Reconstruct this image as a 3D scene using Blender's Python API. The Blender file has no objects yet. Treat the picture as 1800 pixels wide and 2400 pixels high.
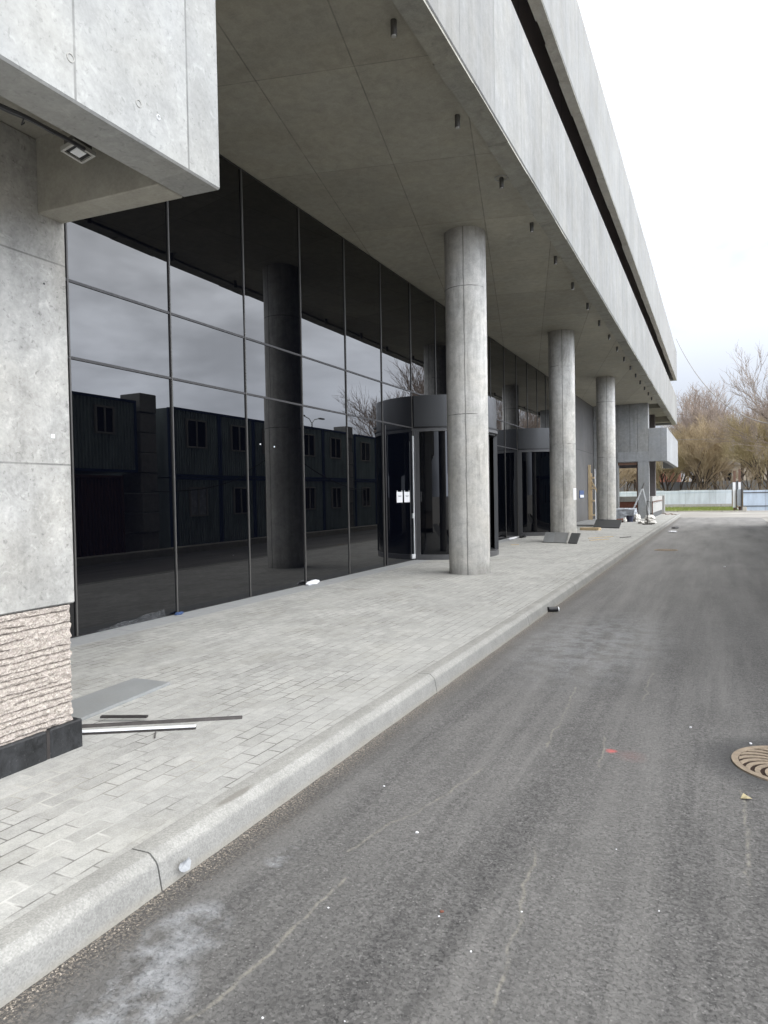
import bpy, bmesh, math, random
import numpy as np
from mathutils import Vector, Matrix, noise as mnoise

scene = bpy.context.scene
COL = scene.collection
rad = math.radians
H = 1.55            # eye height above the road

# ------------------------------------------------------------------ camera
R0 = Vector((.90134, .43274, -.01799)); R1 = Vector((-.0066, -.02781, -.99959)); R2 = Vector((-.43307, .90109, -.02221))
cam_d = bpy.data.cameras.new("camera"); cam = bpy.data.objects.new("camera", cam_d); COL.objects.link(cam)
m3 = Matrix((R0, -R1, -R2)).transposed()
cam.matrix_world = Matrix.Translation((0, 0, H)) @ m3.to_4x4()
cam_d.sensor_fit = 'VERTICAL'; cam_d.sensor_height = 24.0; cam_d.lens = 16.2
cam_d.clip_start = .05; cam_d.clip_end = 3000
scene.camera = cam
scene.view_settings.view_transform = 'Standard'; scene.view_settings.look = 'None'
scene.view_settings.exposure = 0; scene.view_settings.gamma = 1

# ------------------------------------------------------------------ node helper
class NT:
    def __init__(s, mat):
        mat.use_nodes = True
        s.t = mat.node_tree; s.t.nodes.clear()
        s.geo = None; s._pos = None
    def node(s, typ, **kw):
        n = s.t.nodes.new(typ)
        for k, v in kw.items(): setattr(n, k, v)
        return n
    def set(s, sock, v):
        if hasattr(v, 'node'): s.t.links.new(v, sock)
        elif isinstance(v, (tuple, list)):
            v = tuple(v)
            if sock.type == 'RGBA' and len(v) == 3: v = v + (1,)
            sock.default_value = v
        else:
            if sock.type == 'RGBA': v = (v, v, v, 1)
            elif sock.type == 'VECTOR': v = (v, v, v)
            sock.default_value = v
    @property
    def pos(s):
        if s._pos is None: s._pos = s.node('ShaderNodeNewGeometry').outputs['Position']
        return s._pos
    def obj(s):
        return s.node('ShaderNodeTexCoord').outputs['Object']
    def math(s, op, a, b=0.0, clamp=False):
        n = s.node('ShaderNodeMath', operation=op, use_clamp=clamp)
        s.set(n.inputs[0], a); s.set(n.inputs[1], b); return n.outputs[0]
    def add(s, a, b): return s.math('ADD', a, b)
    def sub(s, a, b): return s.math('SUBTRACT', a, b)
    def mul(s, a, b): return s.math('MULTIPLY', a, b)
    def sep(s, v):
        n = s.node('ShaderNodeSeparateXYZ'); s.set(n.inputs[0], v); return n.outputs
    def comb(s, x, y, z):
        n = s.node('ShaderNodeCombineXYZ')
        for i, v in enumerate((x, y, z)): s.set(n.inputs[i], v)
        return n.outputs[0]
    def vmul(s, v, k):
        n = s.node('ShaderNodeVectorMath', operation='MULTIPLY'); s.set(n.inputs[0], v); s.set(n.inputs[1], k); return n.outputs[0]
    def vadd(s, v, k):
        n = s.node('ShaderNodeVectorMath', operation='ADD'); s.set(n.inputs[0], v); s.set(n.inputs[1], k); return n.outputs[0]
    def noise(s, v, scale, detail=4, rough=.55, dist=0.0):
        n = s.node('ShaderNodeTexNoise'); s.set(n.inputs['Vector'], v)
        n.inputs['Scale'].default_value = scale; n.inputs['Detail'].default_value = detail
        n.inputs['Roughness'].default_value = rough; n.inputs['Distortion'].default_value = dist
        return n.outputs[0]
    def noisecol(s, v, scale, detail=3):
        n = s.node('ShaderNodeTexNoise'); s.set(n.inputs['Vector'], v)
        n.inputs['Scale'].default_value = scale; n.inputs['Detail'].default_value = detail
        return n.outputs['Color']
    def voro(s, v, scale, out='Distance', feature='F1'):
        n = s.node('ShaderNodeTexVoronoi', feature=feature); s.set(n.inputs['Vector'], v)
        n.inputs['Scale'].default_value = scale; return n.outputs[out]
    def mr(s, v, a, b, c=0.0, d=1.0, smooth=False):
        n = s.node('ShaderNodeMapRange', clamp=True)
        if smooth: n.interpolation_type = 'SMOOTHSTEP'
        s.set(n.inputs[0], v); n.inputs[1].default_value = a; n.inputs[2].default_value = b
        s.set(n.inputs[3], c); s.set(n.inputs[4], d); return n.outputs[0]
    def mix(s, f, a, b, mode='MIX'):
        n = s.node('ShaderNodeMix', data_type='RGBA', blend_type=mode)
        n.clamp_factor = True
        s.set(n.inputs[0], f); s.set(n.inputs[6], a); s.set(n.inputs[7], b); return n.outputs[2]
    def line(s, u, spacing, offset, w, soft=2.0):
        """1 on lines u = offset + k*spacing"""
        f = s.math('PINGPONG', s.sub(u, offset), spacing / 2)
        return s.mr(f, w * .5, w * .5 * soft + .0005, 1, 0)
    def band(s, v, c, w, soft):
        f = s.math('ABSOLUTE', s.sub(v, c)); return s.mr(f, w, w + soft, 1, 0)
    def bump(s, h, strength, dist=.01, normal=None):
        n = s.node('ShaderNodeBump'); n.inputs['Strength'].default_value = strength
        n.inputs['Distance'].default_value = dist; s.set(n.inputs['Height'], h)
        if normal is not None: s.set(n.inputs['Normal'], normal)
        return n.outputs[0]
    def out(s, color, rough=.8, spec=.4, metal=0.0, normal=None, alpha=None, ior=None, coat=None):
        b = s.node('ShaderNodeBsdfPrincipled')
        s.set(b.inputs['Base Color'], color); s.set(b.inputs['Roughness'], rough)
        s.set(b.inputs['Metallic'], metal); s.set(b.inputs['Specular IOR Level'], spec)
        if ior: b.inputs['IOR'].default_value = ior
        if normal is not None: s.set(b.inputs['Normal'], normal)
        if alpha is not None: s.set(b.inputs['Alpha'], alpha)
        o = s.node('ShaderNodeOutputMaterial'); s.t.links.new(b.outputs[0], o.inputs[0]); return b

def newmat(name):
    m = bpy.data.materials.new(name); return m, NT(m)

def concrete(name, base=.33, tint=(1, 1, .965), mott=.3, streak=0.0, joints=(), pits=.4, rough=.82, extra=None, bump=.25, stains=0.0, flk=.16, sideonly=False):
    m, n = newmat(name); p = n.pos
    big = n.noise(p, .9, 5, .6, .3); mid = n.noise(p, 7, 6, .65, .5); fine = n.noise(p, 55, 4, .6)
    fl1 = n.noise(n.vadd(p, (2, 5, 8)), 15, 5, .7, .9); fl2 = n.noise(n.vadd(p, (7, 1, 3)), 30, 4, .65, .6)
    v = n.add(n.mul(n.sub(big, .5), 1.2), n.mul(n.sub(mid, .5), 1.5))
    v = n.add(v, n.mul(n.sub(fine, .5), .8))
    v = n.add(v, n.mul(n.mr(fl1, .56, .70, 0, 1), flk)); v = n.sub(v, n.mul(n.mr(fl2, .58, .70, 0, 1), flk * 1.25))
    if streak:
        sv = n.vmul(p, (3.2, 3.2, .22)); s1 = n.noise(sv, 1.6, 5, .62, .2)
        sv2 = n.vmul(p, (9, 9, .35)); s2 = n.noise(sv2, 1.5, 3, .55)
        v = n.add(v, n.mul(n.add(n.mul(n.sub(s1, .5), 1.5), n.mul(n.sub(s2, .5), .7)), streak))
    val = n.add(1.0, n.mul(v, mott * 1.8))
    col = n.mix(1.0, tuple(base * c for c in tint), n.comb(val, val, val), 'MULTIPLY')
    # warm / cool drift
    warm = n.noise(n.vadd(p, (3, 7, 1)), 1.7, 3)
    col = n.mix(n.mr(warm, .4, .7, 0, .55), col, n.mix(1.0, col, (1.0, .965, .90), 'MULTIPLY'))
    if pits:
        pv = n.voro(n.vadd(p, n.vmul(n.noisecol(p, 20), (.03, .03, .03))), 26, 'Distance')
        gate = n.noise(p, 5, 3)
        pit = n.mul(n.mr(pv, .05, .11, 1, 0), n.mr(gate, .5, .62, 0, 1))
        col = n.mix(n.mul(pit, pits), col, (base * .35, base * .34, base * .31))
    if stains:
        st = n.noise(n.vmul(p, (2.2, 2.2, .5)), 1.3, 5, .65, .4)
        col = n.mix(n.mul(n.mr(st, .55, .72, 0, 1), stains), col, (base * .45, base * .44, base * .40))
    h = n.add(n.mul(mid, .5), n.mul(fine, .5))
    for (fn, sp, off, w, dark) in joints:
        u = fn(n, p)
        wob = n.mr(n.noise(p, 4, 2), .3, .6, .45, 1.0)
        l = n.mul(n.line(u, sp, off, w), wob)
        if sideonly:
            g_ = n.node('ShaderNodeNewGeometry'); l = n.mul(l, n.mr(n.math('ABSOLUTE', n.sep(g_.outputs['Normal'])[2]), .4, .6, 1, 0))
        col = n.mix(n.mul(l, dark), col, (base * .16, base * .16, base * .15))
        # faint tone step to one side of the joint: formwork panels differ a little
        cell = n.math('FLOOR', n.math('DIVIDE', n.sub(u, off), sp))
        wn = n.node('ShaderNodeTexWhiteNoise', noise_dimensions='1D'); n.set(wn.inputs['W'], cell)
        tone = n.mr(wn.outputs[0], 0, 1, .93, 1.06)
        col = n.mix(1.0, col, n.comb(tone, tone, tone), 'MULTIPLY')
        h = n.sub(h, n.mul(l, .8))
    if extra: col = extra(n, p, col)
    n.out(col, n.mr(mid, .3, .7, rough - .08, rough + .06), .35, normal=n.bump(h, bump, .006))
    return m

def simple(name, color, rough=.6, metal=0.0, spec=.5, var=.12, scale=14, bump=.05):
    m, n = newmat(name); p = n.obj()
    a = n.noise(p, scale, 5, .6); b = n.noise(p, scale * 6, 3)
    v = n.add(1.0, n.mul(n.add(n.sub(a, .5), n.mul(n.sub(b, .5), .5)), var * 3))
    col = n.mix(1.0, color, n.comb(v, v, v), 'MULTIPLY')
    n.out(col, n.mr(a, .3, .7, max(rough - .08, .02), min(rough + .08, 1)), spec, metal, n.bump(a, bump, .004))
    return m

X = lambda n, p: n.sep(p)[0]
Y = lambda n, p: n.sep(p)[1]
Z = lambda n, p: n.sep(p)[2]
def U_s(n, p):
    s = n.sep(p); return n.add(n.mul(s[0], .970), n.mul(s[1], .2425))
def V_s(n, p):
    s = n.sep(p); return n.add(n.mul(s[0], -.2425), n.mul(s[1], .970))

M = {}
M['fascia'] = concrete('fascia concrete', .245, (1, 1, .965), .25, .6, ((Y, 1.30, .66, .010, .5), (Y, .65, .01, .006, .2)), .3, stains=.3)
M['fascia_hi'] = concrete('upper fascia concrete', .25, (1, 1, .97), .22, .5, ((Y, 1.30, .2, .012, .35),), .2)
M['block'] = concrete('bay concrete', .315, (.99, 1, .97), .26, .1, ((Y, .66, .025, .007, .6),), .8, bump=.35, flk=.42, sideonly=True)
M['under'] = concrete('bay underside concrete', .34, (1, .965, .85), .25, .0, (), .3, stains=.25)
M['soffit'] = concrete('soffit concrete', .37, (1, .95, .79), .24, .0, ((U_s, 1.15, -.635, .010, .48), (V_s, 2.3, 7.49, .009, .38)), .25, flk=.08)
M['edge'] = concrete('edge beam concrete', .33, (1, .975, .85), .3, .0, (), .3, stains=.5)
M['pillar'] = concrete('pillar concrete', .385, (1, .985, .93), .36, .5, ((Z, 1.14, 1.765, .006, .6),), .8, bump=.4, stains=.3, flk=.46)
M['endwall'] = concrete('end wall concrete', .27, (.985, 1, .99), .3, .55, ((X, .95, -4.15, .02, .5),), .3, stains=.35)
M['storey'] = concrete('recessed storey wall', .42, (1, .90, .88), .15, .2, ((Y, 3.9, 1.0, .03, .7),), .0)
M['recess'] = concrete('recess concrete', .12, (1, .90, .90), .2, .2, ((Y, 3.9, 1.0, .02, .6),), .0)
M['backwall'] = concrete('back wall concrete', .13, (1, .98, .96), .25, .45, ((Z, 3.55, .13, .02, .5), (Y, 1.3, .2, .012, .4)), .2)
M['parapet'] = concrete('parapet concrete', .36, (1, .99, .94), .2, .3, (), .3)
M['plainbox'] = concrete('balcony concrete', .29, (.97, 1, 1.02), .22, .4, ((X, .62, -2.6, .015, .35), (Y, 2.2, .6, .015, .35)), .5)

def col_extra(n, p, col):
    o = n.sep(n.obj())
    along = n.add(n.mul(o[0], .947), n.mul(o[1], .32))
    near = n.sub(n.mul(o[0], .32), n.mul(o[1], .947))
    seam = n.mul(n.band(n.add(along, n.mul(n.sub(n.noise(p, 3, 2), .5), .03)), -.035, .006, .008), n.mr(near, 0, .05, 0, 1))
    r1 = n.band(n.add(o[2], n.mul(n.sub(n.noise(p, 5, 2), .5), .03)), 2.86, .004, .006)
    r2 = n.band(n.add(o[2], n.mul(n.sub(n.noise(p, 5, 2), .5), .02)), 5.12, .004, .005)
    g = n.mr(n.noise(p, 2.5, 2), .42, .55, 0, .8)
    mask = n.math('MAXIMUM', n.mul(seam, .62), n.mul(n.math('MAXIMUM', r1, r2), g))
    col = n.mix(mask, col, (.055, .055, .052))
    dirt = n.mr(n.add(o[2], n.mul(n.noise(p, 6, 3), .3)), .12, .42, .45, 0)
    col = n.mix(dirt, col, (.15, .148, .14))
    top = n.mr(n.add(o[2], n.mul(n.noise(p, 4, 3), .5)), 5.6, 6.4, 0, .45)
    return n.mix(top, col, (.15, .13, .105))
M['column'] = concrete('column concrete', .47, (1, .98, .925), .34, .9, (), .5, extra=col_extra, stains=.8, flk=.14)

# granite base with broken courses
def mk_stone():
    m, n = newmat('pink granite'); p = n.pos
    a = n.voro(p, 95, 'Color'); g = n.sep(a)[0]; f = n.noise(p, 30, 5, .7); b = n.noise(p, 120, 3)
    col = n.mix(n.mr(g, .15, .85), (.285, .25, .212), (.53, .48, .415))
    col = n.mix(n.mr(f, .35, .75), col, (.43, .37, .335))
    col = n.mix(n.mr(b, .58, .72, 0, .7), col, (.78, .72, .66))
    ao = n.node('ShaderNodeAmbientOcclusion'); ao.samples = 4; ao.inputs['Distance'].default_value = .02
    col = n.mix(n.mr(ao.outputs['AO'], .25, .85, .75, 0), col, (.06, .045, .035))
    n.out(col, .85, .3, normal=n.bump(n.add(f, n.add(b, g)), .8, .006)); return m
M['stone'] = mk_stone()
def mk_tar():
    m, n = newmat('black bitumen plinth'); p = n.pos
    a = n.noise(p, 9, 6, .7, .6); f = n.noise(p, 60, 4, .65)
    col = n.mix(n.mr(a, .35, .7), (.005, .0055, .006), (.030, .031, .033))
    col = n.mix(n.mr(f, .62, .75, 0, .35), col, (.2, .2, .2))
    drip = n.noise(n.vmul(p, (40, 40, 4)), 1.0, 3)
    col = n.mix(n.mr(drip, .7, .78, 0, .5), col, (.3, .3, .31))
    n.out(col, n.mr(a, .3, .7, .35, .7), .5, normal=n.bump(n.add(a, n.mul(f, .4)), .5, .01)); return m
M['tar'] = mk_tar()

# glass: dark coated glazing
def mk_glass(name, tint=(.0012, .0015, .0028), ior=1.72, rough=.0):
    m, n = newmat(name); p = n.pos
    d = n.noise(n.vmul(p, (1, 1, .5)), 2.2, 4)
    wav = n.noise(p, .55, 1)
    dust = n.mr(n.sep(p)[2], .13, .75, .75, 0)
    dn = n.mul(n.mr(n.noise(p, 4, 5, .65), .35, .8, 0, 1), dust)
    col = n.mix(n.mul(dn, .2), tint, (.03, .032, .033))
    n.out(col, n.mr(d, .4, .8, rough, rough + .012), .5, ior=ior, normal=n.bump(wav, .045, .02)); return m
M['glass'] = mk_glass('dark curtain wall glass')
M['doorglass'] = mk_glass('dark door glass', (.0015, .002, .004), 1.5)
M['mull'] = simple('grey aluminium mullion', (.085, .082, .077), .45, .0, .5, .08)
M['trans'] = simple('dark transom gasket', (.035, .033, .034), .5, .0, .5, .1)
M['alu'] = simple('anthracite aluminium', (.056, .058, .062), .42, .0, .5, .06, 6, .02)
M['alu_l'] = simple('mid grey aluminium', (.095, .095, .098), .4, .0, .5, .06, 6, .02)
M['bright'] = simple('bright steel and sky glint', (.86, .87, .88), .35, .0, .6, .04)  # steel of the loose bar, and the sky reflection drawn on the door edge
M['white'] = simple('white plastic', (.78, .79, .80), .45, .0, .5, .04)
M['paper'] = simple('white paper', (.82, .82, .84), .8, 0, .2, .04, 20, .1)
M['scrap'] = simple('weathered paper', (.38, .39, .40), .8, 0, .2, .2, 30, .2)
M['ink'] = simple('grey print', (.25, .25, .27), .8, 0, .2, .05)
M['black'] = simple('black plastic', (.012, .012, .013), .4, 0, .5, .15)
M['bluesign'] = simple('blue sign film', (.06, .10, .22), .5, 0, .4, .08)
M['lamp'] = simple('grey lamp housing', (.085, .08, .073), .45, .2, .5, .08)
M['lens'] = simple('pale lamp lens', (.42, .41, .38), .2, 0, .5, .05)
M['wire'] = simple('pale overhead cable', (.30, .28, .26), .6, 0, .3, .1)
M['rust'] = simple('rust brown steel', (.15, .09, .065), .7, .1, .3, .3, 9, .2)
M['steel'] = simple('galvanised steel', (.66, .67, .68), .35, .3, .5, .2, 12)
M['darkbar'] = simple('dark painted steel', (.045, .04, .038), .45, .2, .5, .2, 16, .2)
M['slab'] = concrete('grey granite slab', .27, (.97, 1, 1.0), .12, 0, (), .0, rough=.6, bump=.1)
M['greybar'] = simple('scuffed grey steel', (.11, .10, .095), .45, .2, .5, .3, 9, .2)
M['slabdark'] = concrete('dark granite slab', .085, (.97, 1, 1.0), .15, 0, (), .0, rough=.65, bump=.1)
M['slablight'] = concrete('pale granite slab', .27, (.98, 1, 1.0), .1, 0, (), .0, rough=.65, bump=.1)
def mk_wood():
    m, n = newmat('raw timber'); p = n.obj()
    g = n.noise(n.vmul(p, (30, 30, 1.5)), 1.5, 5, .6, .8); k = n.noise(p, 3, 3)
    col = n.mix(n.mr(g, .3, .75), (.46, .34, .20), (.72, .58, .38))
    col = n.mix(n.mr(k, .5, .8, 0, .5), col, (.30, .21, .13))
    n.out(col, .75, .3, normal=n.bump(g, .25, .004)); return m
M['wood'] = mk_wood()
M['sack'] = simple('white woven sack', (.62, .60, .56), .8, 0, .2, .2, 10, .4)
M['film'] = simple('clear wrapping film', (.36, .38, .41), .25, 0, .6, .35, 7, .6)
M['bucket'] = simple('dark blue plastic', (.025, .03, .06), .4, 0, .5, .2)
M['redbrick'] = simple('red brown brick stack', (.20, .085, .06), .85, 0, .2, .35, 8, .4)

def mk_sheet(name, base, sp=2.5, rib=.2):
    m, n = newmat(name); p = n.pos
    a = n.noise(n.vmul(p, (1.5, 1.5, .4)), 1.4, 4); f = n.noise(p, 12, 4)
    x = n.sep(p)[0]
    cell = n.math('FLOOR', n.math('DIVIDE', x, sp / 2))
    wn = n.node('ShaderNodeTexWhiteNoise', noise_dimensions='1D'); n.set(wn.inputs['W'], cell)
    v = n.mul(n.mr(a, .3, .7, .82, 1.12), n.mr(wn.outputs[0], 0, 1, .85, 1.1))
    v = n.mul(v, n.mr(f, .3, .7, .95, 1.04))
    col = n.mix(1.0, base, n.comb(v, v, v), 'MULTIPLY')
    col = n.mix(n.mul(n.line(x, sp, 0, .03), .5), col, tuple(c * .45 for c in base))
    n.out(col, .5, .5, .0); return m
M['fence'] = mk_sheet('pale blue steel sheet', (.66, .70, .75))
M['gate'] = mk_sheet('blue gate sheet', (.46, .535, .62), 1.6)
M['oldfence'] = mk_sheet('old grey boards', (.28, .30, .32), .4)
M['gutter'] = concrete('rendered fence base', .42, (1, .95, .84), .2, .3, ((X, 3.0, .4, .06, .4),), .0)

# containers
def mk_cab(name, base, rib=.1, dirt=.4):
    m, n = newmat(name); p = n.pos; y = n.sep(p)[1]
    a = n.noise(p, 2, 5, .65); st = n.noise(n.vmul(p, (3, 6, .5)), 1.3, 4)
    v = n.mul(n.mr(a, .3, .7, .85, 1.1), n.mr(st, .35, .7, 1.05, 1 - dirt * .6))
    col = n.mix(1.0, base, n.comb(v, v, v), 'MULTIPLY')
    n.out(col, .55, .4); return m
M['cab'] = mk_cab('grey green cabin steel', (.27, .325, .32))
M['cabd'] = mk_cab('dull red container steel', (.10, .045, .038))
M['cabf'] = mk_cab('dark blue cabin frame', (.03, .055, .14), dirt=.2)
M['winglass'] = mk_glass('cabin window glass', (.008, .009, .011), 1.3)
M['winframe'] = simple('pale window frame', (.30, .29, .26), .6)
M['stackc'] = concrete('concrete block stack', .26, (1, .99, .95), .3, .2, (), .3)

# ground materials ----------------------------------------------------------
def polymask(n, px, py, pts, w, soft, v0=1.0):
    tot = None
    for (a, b) in zip(pts[:-1], pts[1:]):
        dx, dy = b[0] - a[0], b[1] - a[1]; L2 = dx * dx + dy * dy
        qx = n.sub(px, a[0]); qy = n.sub(py, a[1])
        t = n.math('DIVIDE', n.add(n.mul(qx, dx), n.mul(qy, dy)), L2, clamp=True)
        ex = n.sub(qx, n.mul(t, dx)); ey = n.sub(qy, n.mul(t, dy))
        d = n.math('SQRT', n.add(n.mul(ex, ex), n.mul(ey, ey)))
        k = n.mr(d, w, w + soft, v0, 0)
        tot = k if tot is None else n.math('MAXIMUM', tot, k)
    return tot

def mk_asphalt():
    m, n = newmat('asphalt'); p = n.pos; s = n.sep(p); x, y = s[0], s[1]
    vc = n.voro(p, 105, 'Color'); sc = n.sep(vc)
    vd = n.voro(p, 105, 'Distance')
    f = n.noise(p, 240, 2); mid = n.noise(p, 26, 5, .7); mid2 = n.noise(p, 7, 5, .65); big = n.noise(p, .8, 5, .6, .4)
    sc2 = n.sep(n.voro(n.vadd(p, n.vmul(n.noisecol(p, 30), (.02, .02, 0))), 52, 'Color'))
    stone = n.mul(n.mr(sc[0], 0, 1, .66, 1.42), n.mr(sc2[0], 0, 1, .86, 1.14))
    v = n.mul(stone, n.mr(mid, .3, .72, .78, 1.24))
    v = n.mul(v, n.mr(mid2, .3, .7, .88, 1.12)); v = n.mul(v, n.mr(big, .3, .7, .86, 1.14))
    col = n.mix(1.0, (.112, .108, .104), n.comb(v, v, v), 'MULTIPLY')
    nd = n.mr(n.add(y, n.mul(n.sub(big, .5), 2.0)), 1.6, 5.0, .80, 1.0); col = n.mix(1.0, col, n.comb(nd, nd, nd), 'MULTIPLY')
    # open voids between the chippings
    void = n.mul(n.mr(n.noise(p, 66, 5, .75), .54, .64, 0, 1), n.mr(mid2, .35, .6, .45, 1))
    col = n.mix(n.mul(void, .62), col, (.028, .027, .027))
    # pale bleached chips
    ch = n.mul(n.mr(sc[1], .93, .97, 0, 1), n.mr(vd, .25, .5, 1, 0))
    col = n.mix(n.mul(ch, .55), col, (.30, .29, .275))
    # long wheel tracks and dust lying along the lane
    lv = n.vmul(p, (2.6, .16, 1)); tr = n.noise(lv, 1.3, 5, .6, .3)
    col = n.mix(n.mr(tr, .42, .72, 0, .55), col, (.25, .242, .228))
    tr2 = n.noise(n.vmul(n.vadd(p, (5, 3, 0)), (6, .3, 1)), 1.2, 4, .6)
    col = n.mix(n.mr(tr2, .58, .78, 0, .38), col, (.27, .26, .245))
    dk = n.noise(n.vmul(n.vadd(p, (1, 9, 0)), (2.0, .35, 1)), 1.1, 4, .6, .3)
    col = n.mix(n.mr(dk, .55, .75, 0, .35), col, (.06, .058, .058))
    # farther off: more dust
    fd = n.mr(y, 3, 24, 0, .9)
    col = n.mix(n.mul(fd, n.mr(n.noise(n.vmul(p, (1.4, .25, 1)), 1, 4), .3, .7, .3, 1)), col, (.29, .28, .265))
    # dark gritty strip by the kerb, dirt at the very foot
    ek = n.add(x, n.mul(n.sub(n.noise(p, 3, 4), .5), .16))
    col = n.mix(n.mr(ek, -1.93, -1.72, .55, 0), col, (.055, .05, .046))
    grit = n.mul(n.mr(n.noise(p, 90, 3, .7), .48, .6, 0, 1), n.mr(ek, -1.98, -1.82, 1, 0))
    col = n.mix(n.mul(grit, .75), col, (.30, .26, .21))
    # wobbling light dirt streaks (dried runs)
    wc = n.sep(n.noisecol(p, 5, 4)); wx = n.add(x, n.mul(n.sub(wc[0], .5), .10)); wy = n.add(y, n.mul(n.sub(wc[1], .5), .10))
    br = n.mr(n.noise(p, 14, 5, .7), .38, .58, .08, 1)
    S = [([(-1.46, 1.45), (-1.40, 1.66), (-1.385, 2.04), (-1.365, 2.42)], .006),
         ([(-1.47, 2.62), (-1.40, 2.9), (-1.28, 3.3), (-1.2, 3.75)], .004),
         ([(-.72, 2.98), (-.66, 2.5), (-.61, 1.9)], .004), ([(.11, 3.99), (.12, 3.5), (.115, 3.0)], .005),
         ([(-.49, 6.3), (-.505, 5.4)], .005), ([(-.64, 4.52), (-.60, 4.0)], .004),
         ([(-.95, 4.2), (-.97, 4.9), (-1.02, 5.6)], .004)]
    tot = None
    for pts, w in S:
        k = polymask(n, wx, wy, pts, w * .4, .008); tot = k if tot is None else n.math('MAXIMUM', tot, k)
    col = n.mix(n.mul(n.mul(tot, br), .5), col, (.32, .30, .245))
    # chalky spill near the kerb
    def blob(cx, cy, rx, ry):
        a = n.math('DIVIDE', n.sub(wx, cx), rx); b = n.math('DIVIDE', n.sub(wy, cy), ry)
        return n.mr(n.math('SQRT', n.add(n.mul(a, a), n.mul(b, b))), .25, 1.0, 1, 0)
    cl = n.math('MAXIMUM', blob(-1.73, 1.86, .17, .26), n.math('MAXIMUM', blob(-1.64, 1.5, .2, .3), blob(-1.71, 2.47, .08, .10)))
    cl = n.math('MAXIMUM', cl, n.mul(blob(-1.15, 7.4, 1.0, 2.6), .3))
    cn = n.mul(n.mr(cl, .05, .5, 0, 1), n.mr(n.add(n.mul(mid2, .55), n.mul(n.noise(p, 3.5, 5, .65), .45)), .42, .56, 0, 1))
    col = n.mix(n.mul(cn, .58), col, n.mix(n.mr(mid, .3, .7), (.22, .23, .24), (.46, .47, .48)))
    # red spray mark
    rm = n.math('MAXIMUM', blob(-.575, 4.285, .042, .042), n.mul(blob(-.46, 4.25, .12, .10), .08))
    rn = n.mul(rm, n.mr(n.noise(p, 45, 3), .25, .5, .2, 1))
    col = n.mix(n.mul(rn, .85), col, (.62, .13, .12))
    # wet darkening round the manhole
    dm = n.mr(n.math('SQRT', n.add(n.math('POWER', n.sub(wx, .36), 2), n.math('POWER', n.sub(wy, 4.46), 2))), .34, .52, .6, 0)
    col = n.mix(dm, col, (.04, .04, .042))
    hgt = n.add(n.mul(sc[0], .5), n.sub(n.mul(mid, .6), n.mul(void, .8)))
    n.out(col, n.mr(mid, .3, .7, .72, .9), .42, normal=n.bump(hgt, .7, .006)); return m
M['asphalt'] = mk_asphalt()

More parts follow.
